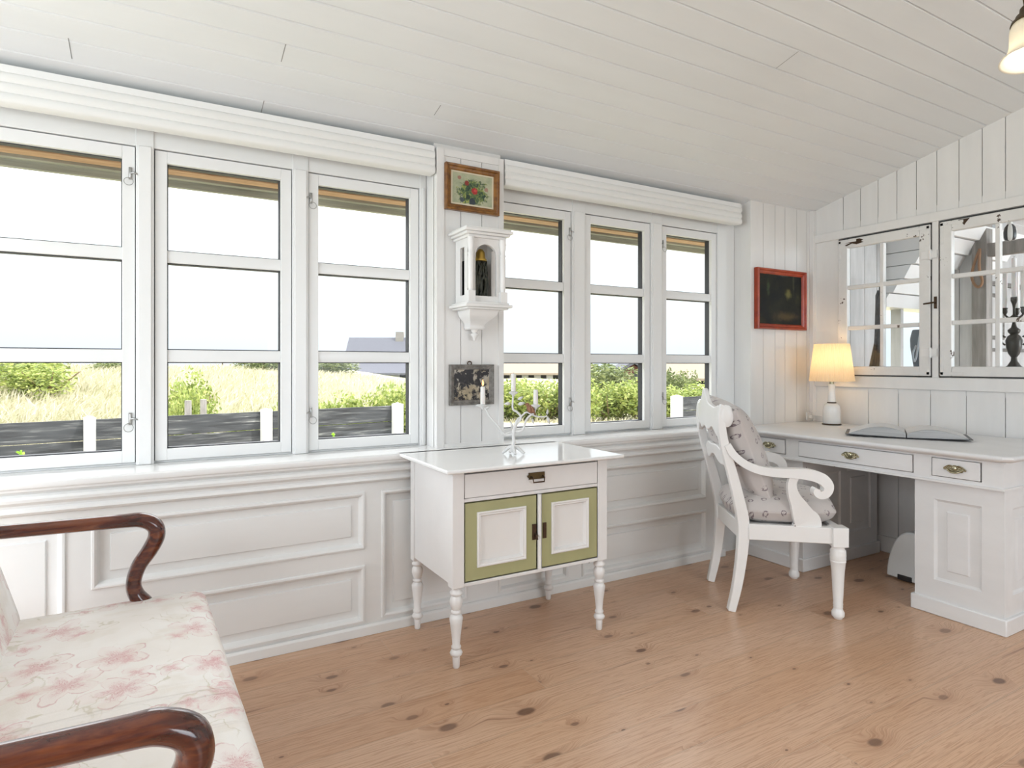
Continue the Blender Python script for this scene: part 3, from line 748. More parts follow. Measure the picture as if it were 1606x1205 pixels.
# ------------------------------------------------------------------ washstand cabinet (2 doors)
def washstand():
    t = thing('cabinet', 'white cabinet with two sage green doors and turned legs, under the wall pier', 'cabinet', (1.36, 2.39, 0))
    X0, X1, Y0, Y1 = -.375, .375, -.22, .235; Z0, Z1 = .315, .765
    b = MB()
    for sx in (X0, X1-.05):
        b.box(sx, sx+.05, Y0, Y0+.045, Z0, Z1); b.box(sx, sx+.05, Y1-.04, Y1, Z0-.005, Z1)
    b.box(X0+.006, X0+.02, Y0+.04, Y1-.03, Z0+.008, Z1); b.box(X1-.02, X1-.006, Y0+.04, Y1-.03, Z0+.008, Z1)
    b.box(X0+.02, X1-.02, Y1-.02, Y1-.005, Z0+.02, Z1); b.box(X0+.02, X1-.02, Y0+.03, Y1-.02, Z0+.005, Z0+.02)
    b.box(X0+.05, X1-.05, Y0+.004, Y0+.03, Z0, Z0+.014); b.box(X0+.05, X1-.05, Y0+.004, Y0+.03, .643, .657); b.box(X0+.05, X1-.05, Y0+.006, Y0+.03, .757, Z1)
    b.build('body', M['furn'], t, bevel=.002)
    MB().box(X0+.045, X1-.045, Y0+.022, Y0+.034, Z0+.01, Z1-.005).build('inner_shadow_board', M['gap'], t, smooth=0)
    tp = MB(); tp.box(-.427, .420, -.285, .225+.04, .770, .785)
    tp.build('top', M['sill'], t, bevel=.005, bseg=3)
    MB().box(-.395, .395, -.245, .24, .762, .770).build('top_moulding', M['furn'], t, bevel=.003)
    d = MB(); d.box(X0+.053, X1-.053, Y0+.003, Y0+.02, .659, .752)
    dr = d.build('drawer', M['furn'], t, bevel=.0015)
    h = MB(); yy = Y0
    h.box(-.032, .044, yy-.003, yy+.003, .706, .734); h.tube([(-.034, yy, .72), (-.034, yy-.005, .72)], .006, 8)
    h.build('handle_plate', M['brass_old'], dr, bevel=.001)
    h = MB(); h.tube([(-.022, yy-.002, .718), (-.022, yy-.016, .714), (-.020, yy-.018, .696), (.032, yy-.018, .696), (.034, yy-.016, .714), (.034, yy-.002, .718)], .0032, 8)
    h.build('handle', M['brass_drk'], dr, smooth=50)
    for s, (a, c) in ((-1, (X0+.053, .008)), (1, (.032, X1-.053))):
        f = lambda u, v, q: (u, Y0+.004+q, v)
        m = MB(); z0, z1 = .333, .640
        pw = (a+.055, c-.055) if s < 0 else (a+.05, c-.05)
        m.plate(a, c, z0, z1, [(pw[0], pw[1], z0+.052, z1-.042)], f)
        m.box(a, c, Y0+.018, Y0+.024, z0, z1); m.box(a, a+.002, Y0+.004, Y0+.02, z0, z1); m.box(c-.002, c, Y0+.004, Y0+.02, z0, z1); m.box(a, c, Y0+.004, Y0+.02, z1-.002, z1); m.box(a, c, Y0+.004, Y0+.02, z0, z0+.002)
        door = m.build('door', M['green'], t, smooth=0)
        door['label'] = 'sage green door with white recessed panel'
        p = MB(); p.rings(pw[0]-.002, pw[1]+.002, z0+.05, z1-.04, [(0, 0), (0, -.006), (.005, -.008), (.010, -.004), (.014, -.005), (.019, .004), (.022, .010), (.03, .010)], f)
        p.build('panel', M['gloss'], door, smooth=25)
        k = MB(); kx = (.008-.022, .008-.004) if s < 0 else (.038, .054)
        k.box(kx[0], kx[1], Y0-.001, Y0+.005, .455, .52)
        if s < 0: k.tube([((kx[0]+kx[1])/2+.004, Y0, .478), ((kx[0]+kx[1])/2+.004, Y0-.012, .474), ((kx[0]+kx[1])/2+.006, Y0-.014, .458)], .004, 8)
        k.build('lock_plate', M['brass_drk'], door, bevel=.001)
    ml = MB(); ml.tube([(.020, Y0+.001, .331), (.020, Y0+.001, .642)], .009, 12); ml.build('centre_bead', M['gloss'], t)
    prof = [(.010, 0), (.013, .004), (.0145, .040), (.0135, .045), (.022, .052), (.025, .060), (.021, .068), (.015, .074), (.019, .080), (.019, .085), (.015, .092), (.018, .13), (.024, .175), (.0265, .195), (.022, .205), (.015, .210), (.0205, .215), (.0205, .222), (.016, .227), (.021, .238), (.0255, .255), (.024, .270), (.017, .282), (.0245, .288), (.025, .296), (.018, .303), (.0175, .315), (.024, .322)]
    for x in (X0+.026, X1-.026):
        for y in (Y0+.024, Y1-.02): MB().lathe(prof, (x, y, 0), 24).build('leg', M['furn'], t, smooth=60)
washstand()

# ------------------------------------------------------------------ candelabra, candles, bird on the cabinet
LR = Vector((math.cos(R(29.9)), -math.sin(R(29.9)), 0)); LF = Vector((math.sin(R(29.9)), math.cos(R(29.9)), 0))
CB = Vector((1.357, 2.352, .785))
def cl(a, z, d=0.): return LR*a+LF*d+Vector((0, 0, z))
def candelabra():
    t = thing('candelabra', 'white iron twig candelabra with three candle cups on the cabinet top', 'candelabra', CB)
    m = MB()
    m.tube(spline([cl(-.004, .012), cl(0, .03), cl(.004, .06), cl(.002, .09), cl(.010, .125), cl(.022, .155)]), lerpl([.018, .009, .0075, .009, .006], 41), 8)
    for a, d in ((-.045, .01), (.05, -.012), (.01, -.04), (-.012, .035)):
        m.tube(spline([cl(0, .034), cl(a*.4, .030, d*.4), cl(a*.8, .014, d*.8), cl(a, .006, d)]), lerpl([.010, .008, .007, .006], 25), 7)
    m.build('foot_and_stem', M['iron_w'], t, smooth=60)
    def arm(pts, rad=.004):
        m = MB(); sp = spline(pts); m.tube(sp, lerpl([rad*1.3, rad, rad*.8], len(sp)), 7); return m.build('branch', M['iron_w'], t, smooth=60)
    arm([cl(.002, .09), cl(-.035, .088), (cl(-.07, .13)), cl(-.10, .165), cl(-.118, .195), cl(-.132, .215)], .005)
    arm([cl(.004, .12), cl(.035, .16), cl(.02, .185), cl(0, .20), cl(.0, .245), cl(.002, .272)], .0045)
    arm([cl(.004, .10), cl(.04, .105), cl(.058, .15), cl(.075, .17), cl(.095, .185), cl(.10, .215)], .0045)
    arm([cl(.028, .16), cl(.045, .175), cl(.062, .185), cl(.10, .168), cl(.135, .165), cl(.150, .170)], .0035)
    arm([cl(.0, .10), cl(-.03, .093), cl(-.05, .086)], .003)
    def leaf(p, dirv, L, w):
        w *= .62; L *= .85
        m = MB(); u = Vector(dirv).normalized(); s_ = u.cross(LF).normalized(); q = Vector(p)
        P = [q, q+u*L*.35+s_*w, q+u*L*.75+s_*w*.6, q+u*L, q+u*L*.75-s_*w*.6, q+u*L*.35-s_*w, q+u*L*.5-LF*.004]
        m.add(P, [(0, 1, 6), (1, 2, 6), (2, 3, 6), (3, 4, 6), (4, 5, 6), (5, 0, 6)])
        o = m.build('leaf', M['iron_w'], t, smooth=60, recalc=False); so = o.modifiers.new('thick', 'SOLIDIFY'); so.thickness = .002
    for p, dv, L, w in ((cl(.150, .170), (LR*.3+Vector((0, 0, -1))), .045, .010), (cl(.150, .172), (LR*.1+Vector((0, 0, 1))), .035, .007), (cl(.012, .13), (LR*.5+Vector((0, 0, 1))), .05, .014),
                        (cl(.0, .11), (LR*-.3+Vector((0, 0, 1))), .045, .010), (cl(-.132, .212), (LR*-1+Vector((0, 0, .1))), .04, .012), (cl(-.125, .20), (LR*.8+Vector((0, 0, .4))), .035, .012),
                        (cl(.085, .16), (LR*.2+Vector((0, 0, -1))), .03, .006), (cl(.02, .22), (LR*1+Vector((0, 0, .2))), .04, .012), (cl(-.01, .225), (LR*-1+Vector((0, 0, -.1))), .035, .012), (cl(.02, .24), (LR*.9+Vector((0, 0, .5))), .035, .010)):
        leaf(p, dv, L, w)
    for a, z in ((-.132, .215), (.002, .272), (.100, .215)):
        MB().lathe([(.003, -.018), (.008, -.010), (.020, -.002), (.021, .002), (.014, .004), (.0125, .004)], cl(a, z), 16).build('candle_cup', M['iron_w'], t, smooth=60)
    for k, (a, z, L, lit, lab) in enumerate(((-.132, .220, .078, True, 'lit white candle with a small flame, in front of the small dark picture'),
                                   (.002, .277, .078, False, 'white candle in the tallest, middle cup of the candelabra'),
                                   (.100, .220, .065, False, 'short white candle on the right arm of the candelabra, above the bird'))):
        c = thing('candle', lab, 'candle', CB+cl(a, z), 0, 'candles on the candelabra')
        MB().lathe([(.0100, 0), (.0108, .004), (.0102, L-.003), (.008, L), (.003, L-.002)], (0, 0, 0), 16).build('wax_stick', M['wax'], c, smooth=40)
        MB().tube([(0, 0, L-.003), (.0005, 0, L+.006)], .0008, 6).build('wick', M['black'], c)
        if lit: MB().lathe([(.0005, L+.003), (.0035, L+.008), (.0042, L+.013), (.003, L+.021), (.0012, L+.028), (.0001, L+.033)], (0, 0, 0), 12).build('flame', M['flame'], c, smooth=60)
candelabra()
def bird():
    t = thing('bird_figurine', 'small brown bird ornament clipped on the right branch of the candelabra', 'bird figurine', CB+cl(.076, .186))
    m = MB(); mat = Matrix.Rotation(R(20), 4, LF)
    def ell(c, r, ax=None):
        prof = [(max(.0001, math.sin(PI*k/10)), -math.cos(PI*k/10)) for k in range(11)]
        sc = Matrix.Diagonal((*r, 1)); rot = Matrix.Rotation(R(-29.9), 4, 'Z') @ Matrix.Rotation(ax or 0, 4, 'Y')
        m.lathe(prof, c, 14, rot @ sc, cap=False)
    ell(cl(.0, .014), (.015, .012, .021), R(-25)); ell(cl(-.012, .033), (.009, .009, .009))
    m.tube([cl(.006, .004), cl(.026, -.012)], [.008, .003], 8, .5)
    m.tube([cl(-.019, .033), cl(-.027, .030)], [.003, .0004], 6)
    b = m.build('body', M['birdm'], t, smooth=60)
    w = MB(); w.tube([cl(.006, .024, -.010), cl(.012, .010, -.013), (cl(.02, -.004, -.008))], [.004, .008, .002], 8, .6); w.build('wing', M['birdm'], t, smooth=60)
bird()

# ------------------------------------------------------------------ pictures and the wall case on the pier
def framed(name, label, cat, cx, cz, y, w, h, fw, fd, fmat, pmat, tilt=0., mount=None, ring=False):
    """hangs on a wall facing -Y"""
    t = thing(name, label, cat, (cx, y, cz)); t.rotation_euler = (0, tilt, 0)
    f = lambda u, v, d: (u, -d, v)
    m = MB(); prof = [(0, 0), (0, fd*.8), (fw*.12, fd), (fw*.35, fd*.92), (fw*.5, fd*.7), (fw*.8, fd*.6), (fw, fd*.42), (fw, .004)]
    vs = []
    u0, u1, v0, v1 = -w/2, w/2, -h/2, h/2
    for ins, d in prof: vs += [f(u0+ins, v0+ins, d), f(u1-ins, v0+ins, d), f(u1-ins, v1-ins, d), f(u0+ins, v1-ins, d)]
    fs = [(i*4+k, i*4+(k+1) % 4, (i+1)*4+(k+1) % 4, (i+1)*4+k) for i in range(len(prof)-1) for k in range(4)]
    m.add(vs, fs); m.build('frame', fmat, t, smooth=20)
    g = MB(); g.box(u0+fw*.8, u1-fw*.8, -fd*.40, -.002, v0+fw*.8, v1-fw*.8); g.build('picture', pmat, t, smooth=0)
    if mount:
        q = MB()
        e = mount[0]; vs = []
        for ins, dd in ((fw*.9, fd*.41), (fw*.9, fd*.46), (fw+e, fd*.46), (fw+e, fd*.41)): vs += [f(u0+ins, v0+ins, dd), f(u1-ins, v0+ins, dd), f(u1-ins, v1-ins, dd), f(u0+ins, v1-ins, dd)]
        q.add(vs, [(i*4+k, i*4+(k+1) % 4, (i+1)*4+(k+1) % 4, (i+1)*4+k) for i in range(3) for k in range(4)])
        q.build('pale_edge', mount[1], t, smooth=0)
    if ring:
        q = MB(); q.tube([(-.012+.011*math.cos(a), -.008, h/2+.006+.009*math.sin(a)) for a in [2*PI*k/12 for k in range(12)]], .003, 6, closed=True); q.build('hanging_ring', M['brass_drk'], t)
    return t
framed('painting', 'gilt-framed painting of red roses and leaves, highest on the pier', 'painting', 1.333, 2.030, YP+.004, .290, .222, .032, .028, M['gilt'], M['rosepic'], R(0.5), (.006, flat('cream_slip', (.62, .56, .42), .6)))
framed('framed_print', 'small dark print in a worn grey frame behind the lit candle', 'picture', 1.331, 1.082, YP+.004, .237, .196, .024, .022, M['greyfr'], M['etching'], 0, None, True)
framed('dark_painting', 'almost black landscape painting in a red-orange frame, in the corner', 'painting', 3.630, 1.614, YP-.002, .500, .400, .036, .035, M['redfr'], M['forest'], 0)

def wall_case():
    t = thing('wall_lantern_case', 'white hanging wooden case with arched window and bell inside, on the pier', 'wall case', (1.335, YP+.004, 1.46))
    hw = .088; d = .155; z1 = .320
    b = MB()
    b.box(-hw, hw, -.012, 0, 0, z1)
    # cornice and base, stepped
    for k, (e, a, c) in enumerate(((.012, z1-.012, z1), (.026, z1, z1+.012), (.038, z1+.012, z1+.026), (.030, z1+.026, z1+.034))):
        b.box(-hw-e, hw+e, -d-e, 0, a, c)
    for (e, a, c) in ((.022, .0, .010), (.034, -.014, .0), (.020, -.022, -.014)): b.box(-hw-e, hw+e, -d-e, 0, a, c)
    b.build('body', M['gloss'], t, bevel=.003)
    # front with arched opening
    f = MB(); yf = -d+.006; ow, zs, zb = .056, .225, .040
    arc = [(ow*math.cos(a), zs+ow*math.sin(a)) for a in [PI*k/16 for k in range(17)]]
    path = [(ow, zb)]+arc+[(-ow, zb)]
    outer = []
    for (x, z) in path: 
        if z <= zb+1e-6: outer.append((hw*(1 if x > 0 else -1), zb))
        elif z <= zs+1e-6: outer.append((hw*(1 if x > 0 else -1), zs))
        else:
            a = math.atan2(z-zs, x); k = min(hw/max(abs(math.cos(a)), 1e-6), (z1-zs)/max(math.sin(a), 1e-6)); outer.append((k*math.cos(a), zs+k*math.sin(a)))
    for i in range(len(path)-1):
        for yy in (yf, yf+.014):
            q = [path[i], path[i+1], outer[i+1], outer[i]]; f.quad(*[(p[0], yy, p[1]) for p in q])
        f.quad((path[i][0], yf, path[i][1]), (path[i+1][0], yf, path[i+1][1]), (path[i+1][0], yf+.014, path[i+1][1]), (path[i][0], yf+.014, path[i][1]))
    f.box(-hw, hw, yf, yf+.014, .008, zb)
    # side walls with tall slit
    for sx in (-1, 1):
        x0, x1 = sorted((sx*hw, sx*(hw-.01)))
        f.box(x0, x1, -d+.02, -.10, .01, z1); f.box(x0, x1, -.055, -.012, .01, z1); f.box(x0, x1, -.10, -.055, .01, .045); f.box(x0, x1, -.10, -.055, .27, z1)
    f.build('case_front', M['gloss'], t, smooth=0, recalc=True)
    mo = MB(); mo.tube([(p[0]*1.04, yf-.001, zb+(p[1]-zb)*1.01) for p in path], .003, 8); mo.build('arch_moulding', M['gloss'], t)
    for sx in (-1, 1):
        c = MB(); x, y = sx*(hw-.004), -d-.004
        c.lathe([(.014, .058), (.011, .066), (.0135, .072), (.0135, .215), (.012, .225), (.015, .232), (.011, .240), (.013, .255), (.017, .285), (.015, .305), (.017, .308)], (x, y, 0), 16)
        c.box(x-.017, x+.017, y-.016, y+.016, .010, .060)
        c.build('column', M['gloss'], t, smooth=50)
    # curved bracket below and turned drop
    br = MB()
    lv = [(-.022, .078, .135), (-.040, .074, .128), (-.055, .066, .112), (-.070, .052, .088), (-.082, .042, .068), (-.095, .040, .060), (-.105, .042, .062), (-.112, .036, .056)]
    vs = []
    for z, w_, dd in lv: vs += [(-w_, 0, z), (-w_, -dd, z), (w_, -dd, z), (w_, 0, z)]
    br.add(vs, [(i*4+k, i*4+(k+1) % 4, (i+1)*4+(k+1) % 4, (i+1)*4+k) for i in range(len(lv)-1) for k in range(4)]+[(0, 3, 2, 1), tuple(len(vs)-4+k for k in range(4))])
    br.build('bracket', M['gloss'], t, bevel=.002, smooth=50)
    MB().lathe([(.002, -.165), (.008, -.160), (.009, -.152), (.013, -.146), (.019, -.138), (.019, -.132), (.011, -.126), (.016, -.120), (.018, -.112)], (0, -.03, 0), 16).build('drop_finial', M['gloss'], t, smooth=60)
    # inside
    MB().box(-.062, .036, -.095, -.012, .03, .215).build('dark_relief', M['lantern_in'], t, smooth=0)
    MB().lathe([(.030, .222), (.030, .228), (.024, .236), (.021, .262), (.012, .276), (.002, .28)], (-.004, -.10, -.012), 20).build('brass_bell', M['gold_in'], t, smooth=60)
    fg = MB()
    rr = random.Random(3)
    for k in range(9):
        x = -.04+.075*rr.random(); fg.tube(spline([(x, -.097, .03), (x+rr.uniform(-.02, .02), -.104, .10), (x+rr.uniform(-.02, .02), -.102, .16), (x+rr.uniform(-.02, .02), -.098, .21)], 4), lerpl([.004, .009, .006, .003], 13), 6)
    fg.build('carved_figure', M['lantern_in'], t, smooth=60)
wall_case()

# ------------------------------------------------------------------ cushions
def cushion_mesh(w, h, th, n=26, pinch=.06, puff=.5, seed=0, round_=False):
    """flat in XY, centred"""
    mb = MB()
    def P(i, j, s):
        u = -1+2*i/n; v = -1+2*j/n
        e = ((1-abs(u)**2.4)*(1-abs(v)**2.4)); e = max(e, 0)**puff
        k_ = .55 if round_ else 0.; U = u*math.sqrt(1-k_*v*v/2); V = v*math.sqrt(1-k_*u*u/2)
        x = U*w/2*(1-pinch*(1-v*v)*abs(u)**3); y = V*h/2*(1-pinch*(1-u*u)*abs(v)**3)
        wr = noise.noise(Vector((x*7+seed, y*7, s*3.)))*.012*e
        return (x, y, s*(th/2*e+.004)+wr)
    for s in (1, -1):
        g = [[P(i, j, s) for j in range(n+1)] for i in range(n+1)]
        vs = [p for row in g for p in row]; fs = []
        for i in range(n):
            for j in range(n):
                a = i*(n+1)+j; q = (a, a+n+1, a+n+2, a+1); fs.append(q if s > 0 else q[::-1])
        mb.add(vs, fs)
    # seam band
    for i in range(n):
        for (a, b) in (((i, 0), (i+1, 0)), ((i, n), (i+1, n)), ((0, i), (0, i+1)), ((n, i), (n, i+1))):
            mb.quad(P(*a, 1), P(*b, 1), P(*b, -1), P(*a, -1))
    return mb

# ------------------------------------------------------------------ armchair at the desk
CH = Vector((2.70, 2.085, 0)); CHR = math.atan2(-.566, .824)
def armchair():
    t = thing('armchair', 'white carved wooden armchair with scrolled arms, drawn up to the desk', 'chair', CH, CHR)
    W = M['chairw']
    def rear(y):
        s = 1 if y > 0 else -1
        pts = spline([(-.235, s*.205, 0), (-.205, s*.207, .14), (-.185, s*.210, .30), (-.182, s*.213, .42), (-.20, s*.218, .52), (-.235, s*.222, .66), (-.268, s*.225, .78), (-.285, s*.225, .88), (-.283, s*.224, .955), (-.272, s*.223, .985)], 6)
        m = MB(); m.ribbon(pts, lerpl([.036, .044, .052, .055, .048, .042, .038, .036, .034], len(pts)), .040, (0, 1, 0)); return m.build('rear_leg', W, t, bevel=.008, bseg=3)
    for y in (-.2, .2): rear(y)
    prof = [(.018, 0), (.020, .006), (.027, .012), (.028, .030), (.022, .042), (.019, .050), (.0215, .055), (.020, .062), (.022, .068), (.0205, .075), (.023, .12), (.028, .22), (.0325, .262), (.035, .268), (.033, .273), (.0355, .280), (.0335, .286), (.036, .294), (.034, .302), (.0345, .318), (.028, .326), (.030, .345)]
    for y in (-.262, .282):
        m = MB(); m.lathe(prof, (.235, y, 0), 24); m.box(.20, .27, y-.034, y+.034, .338, .428)
        m.build('front_leg', W, t, bevel=.004, smooth=50)
    fr = MB()
    def rail(a, b, th, z0, z1):
        a = Vector(a); b = Vector(b); d = (b-a); L = d.length; rot = Matrix.Translation(a) @ Matrix.Rotation(math.atan2(d.y, d.x), 4, 'Z')
        fr.box(0, L, -th/2, th/2, z0, z1, rot)
    rail((-.16, -.222, 0), (.215, -.268, 0), .034, .350, .425); rail((-.16, .222, 0), (.215, .285, 0), .034, .350, .425)
    rail((.24, -.25, 0), (.24, .27, 0), .034, .350, .425); rail((-.182, -.20, 0), (-.182, .20, 0), .034, .345, .425)
    fr.box(-.17, .23, -.22, .25, .40, .412)
    fr.build('seat_frame', W, t, bevel=.004)
    # crest board: arched centre, drooping shoulders, slight curve
    cr = MB(); n = 40; top = []; bot = []
    for i in range(n+1):
        u = -1+2*i/n; y = u*.228
        a = abs(u)
        zt = .972+.065*math.exp(-(a/.22)**2)*1.0+.022*math.cos(min(a/.75, 1)*PI*.5)*(1 if a < .75 else 0)+(.012*math.exp(-((a-.92)/.12)**2))
        zb = .850+.018*math.exp(-(a/.18)**2)-.03*math.exp(-((a-1)/.2)**2)+.022*math.exp(-((a-.55)/.16)**2)
        xo = -.282-.022*(1-u*u)
        top.append((xo-.004, y, zt)); bot.append((xo, y, zb))
    vs = []; th = .024
    for p, q in zip(top, bot): vs += [(p[0]-th/2, p[1], p[2]), (p[0]+th/2, p[1], p[2]), (q[0]+th/2, q[1], q[2]), (q[0]-th/2, q[1], q[2])]
    cr.add(vs, [(i*4+k, i*4+(k+1) % 4, (i+1)*4+(k+1) % 4, (i+1)*4+k) for i in range(n) for k in range(4)]+[(3, 2, 1, 0), tuple(n*4+k for k in range(4))])
    cr.build('crest_rail', W, t, bevel=.006, bseg=3, smooth=50)
    for s in (-1, 1):   # scrolled ends of the crest
        m = MB(); m.lathe([(.003, -.024), (.026, -.022), (.031, -.015), (.031, .015), (.026, .022), (.003, .024)], (0, 0, 0), 24, Matrix.Translation((-.262, s*.228, .935)) @ Matrix.Rotation(R(90), 4, 'X') @ Matrix.Diagonal((1.0, 1.7, .75, 1)))
        m.build('crest_scroll', W, t, smooth=50)
    # carved middle rail
    mr = MB(); n = 24; vs = []
    for i in range(n+1):
        u = -1+2*i/n; y = u*.205; x = -.250-.020*(1-u*u); zc = .735+.016*math.cos(u*PI)
        hh = .034-.008*math.cos(u*PI*2)
        vs += [(x-.011, y, zc+hh), (x+.011, y, zc+hh), (x+.011+.01, y, zc-hh), (x-.011+.01, y, zc-hh)]
    mr.add(vs, [(i*4+k, i*4+(k+1) % 4, (i+1)*4+(k+1) % 4, (i+1)*4+k) for i in range(n) for k in range(4)]+[(3, 2, 1, 0), tuple(n*4+k for k in range(4))])
    mr.build('back_rail', W, t, bevel=.004, smooth=50)
    for s in (-1, 1):
        A = MB()
        yy = s*.228
        pts = spline([(-.262, yy, .80), (-.235, yy*1.02, .755), (-.19, yy*1.06, .715), (-.13, yy*1.10, .688), (-.06, yy*1.15, .677), (.02, yy*1.2, .676), (.09, yy*1.25, .672), (.145, yy*1.28, .655), (.172, yy*1.29, .622), (.163, yy*1.29, .590), (.137, yy*1.285, .581), (.120, yy*1.28, .594), (.126, yy*1.28, .610)], 6)
        A.ribbon(pts, lerpl([.030, .034, .036, .038, .040, .044, .050, .052, .046, .038, .034, .030, .024], len(pts)), .044, (0, 1, 0))
        arm = A.build('arm', W, t, bevel=.010, bseg=3, smooth=60)
        Q = MB(); pts = spline([(.035, yy*1.20, .665), (.022, yy*1.19, .625), (.030, yy*1.18, .575), (.055, yy*1.15, .525), (.080, yy*1.12, .475), (.098, yy*1.10, .445), (.098, yy*1.10, .418)], 5)
        Q.ribbon(pts, lerpl([.040, .038, .045, .060, .085, .11, .125, .125], len(pts)), .026, (0, 1, 0)); Q.build('arm_support', W, arm, bevel=.005, smooth=60)
    return t
armchair()
rotc = Matrix.Translation(CH) @ Matrix.Rotation(CHR, 4, 'Z')
def seatcush():
    t = thing('seat_cushion', 'plump sprigged linen squab cushion on the armchair seat', 'cushion', rotc @ Vector((.035, .012, .484)), CHR)
    m = cushion_mesh(.50, .53, .16, 28, .0, .34, 4, True)
    m.build('cushion_cover', M['sprig'], t, smooth=70)
seatcush()
def backpillow():
    t = thing('throw_pillow', 'square sprigged linen pillow leaning against the armchair back', 'pillow', rotc @ Vector((-.145, .012, .765)), CHR)
    e = t.rotation_euler; t.rotation_euler = (rotc.to_3x3() @ (Matrix.Rotation(R(-22), 3, 'Y') @ Matrix.Rotation(R(90), 3, 'Y') @ Matrix.Rotation(R(6), 3, 'Z'))).to_euler()
    m = cushion_mesh(.50, .50, .19, 30, .07, .5, 9); m.build('pillow_cover', M['sprig'], t, smooth=70)
backpillow()

# ------------------------------------------------------------------ pedestal desk
def desk():
    t = thing('desk', 'white painted pedestal desk with brass drawer pulls along the right wall', 'desk', (3.6, 1.95, 0))
    ox, oy = 3.6, 1.95
    def mk(): return MB()
    def bx(m, x0, x1, y0, y1, z0, z1): m.box(x0-ox, x1-ox, y0-oy, y1-oy, z0, z1)
    m = mk(); x0, x1, y0, y1, c = 3.125-ox, 3.968-ox, 1.215-oy, 2.706-oy, .03
    prof = [(0, .770), (-.004, .774), (-.004, .782), (.0, .786), (.010, .788)]
    vs = []
    for (ins, z) in [(.016, .757), (.010, .762), (.006, .764), (.0, .768), (-.003, .775), (-.001, .782), (.004, .7855), (.012, .786)]:
        a, b, d, e, k = x0+ins, x1, y0+ins, y1, c
        vs += [(a, d+k, z), (a+k, d, z), (b, d, z), (b, e, z), (a, e, z)]
    N = 8; m.add(vs, [(i*5+k, i*5+(k+1) % 5, (i+1)*5+(k+1) % 5, (i+1)*5+k) for i in range(N-1) for k in range(5)]+[(4, 3, 2, 1, 0), tuple((N-1)*5+k for k in range(5))])
    m.build('desk_top', M['desk'], t, smooth=40)
    cs = mk()
    bx(cs, 3.165, 3.199, 1.255, 1.335, .658, .745); bx(cs, 3.165, 3.199, 1.54, 1.62, .658, .745); bx(cs, 3.165, 3.199, 2.236, 2.318, .658, .745); bx(cs, 3.165, 3.199, 2.53, 2.64, .658, .745)
    bx(cs, 3.165, 3.94, 1.255, 2.64, .745, .752); bx(cs, 3.165, 3.94, 1.255, 2.64, .642, .658); bx(cs, 3.199, 3.94, 1.255, 2.64, .658, .745)
    bx(cs, 3.157, 3.95, 1.247, 2.645, .632, .642); bx(cs, 3.152, 3.96, 1.242, 2.65, .752, .757)
    cs.build('drawer_case', M['desk'], t, bevel=.0)
    for a, b in ((1.338, 1.538), (1.622, 2.234), (2.320, 2.528)):
        d = mk(); bx(d, 3.158, 3.195, a+.003, b-.003, .661, .743); dr = d.build('drawer', M['desk'], t, bevel=.0025)
        yc = (a+b)/2-oy; px = 3.158-ox
        h = mk(); n = 40; ring = []
        for k in range(n):
            an = 2*PI*k/n; r = 1+.13*math.cos(8*an); ring.append((yc+.040*r*math.cos(an), .703+.0165*r*math.sin(an)))
        h.prism(ring, 'x', px-.003, px+.001)
        rot = Matrix.Rotation(R(-90), 4, 'Y')
        h.lathe([(.011, .000), (.010, .006), (.004, .009), (.001, .009)], (px-.002, yc, .706), 14, rot)
        for sy in (-1, 1):
            for (ay, az, rr_) in ((.018, .009, .0055), (.031, .003, .0065), (.020, -.008, .005), (.041, -.001, .004)):
                h.tube([(px-.005, yc+sy*ay+rr_*math.cos(q), .703+az+rr_*math.sin(q)) for q in [2*PI*k/10 for k in range(10)]], .0026, 6, closed=True)
            h.tube(spline([(px-.004, yc+sy*.006, .715), (px-.009, yc+sy*.020, .719), (px-.006, yc+sy*.034, .712), (px-.006, yc+sy*.044, .704)], 4), .0028, 6)
        h.tube(spline([(px-.006, yc-.030, .700), (px-.014, yc-.015, .689), (px-.015, yc, .687), (px-.014, yc+.015, .689), (px-.006, yc+.030, .700)], 5), .0034, 8)
        h.build('drawer_pull', M['brass_dsk'], dr, smooth=50)
    for (a, b) in ((1.262, 1.628), (2.228, 2.60)):
        p = mk(); X0 = 3.192
        bx(p, X0+.014, 3.93, a+.014, b-.014, .07, .633)
        p2 = MB()
        fr = lambda u, v, d: (X0-ox+d, u-oy, v)
        ph = (a+.085, b-.085, .163, .545)
        p2.plate(a, b, .07, .633, [ph], fr); p2.rings(*ph, [(0, 0), (.004, .006), (.012, .010), (.050, .010), (.056, .004), (.060, .004)], fr)
        for (yy, sg) in ((a, 1), (b, -1)):
            fs_ = lambda u, v, d, yy=yy, sg=sg: (u-ox, yy-oy+d*sg, v)
            hs = [(3.27, 3.55, .163, .545), (3.61, 3.86, .163, .545)]
            p2.plate(X0, 3.93, .07, .633, hs, fs_)
            for hh in hs: p2.rings(*hh, [(0, 0), (.004, .006), (.012, .010), (.050, .010), (.056, .004), (.060, .004)], fs_)
        ped = p.build('pedestal_core', M['desk'], t, smooth=0)
        pp = p2.build('pedestal_cupboard', M['desk'], t, smooth=25)
        pl = mk(); bx(pl, 3.178, 3.94, a-.014, b+.014, 0, .072); pl.build('plinth', M['desk'], t, bevel=.005)
desk()

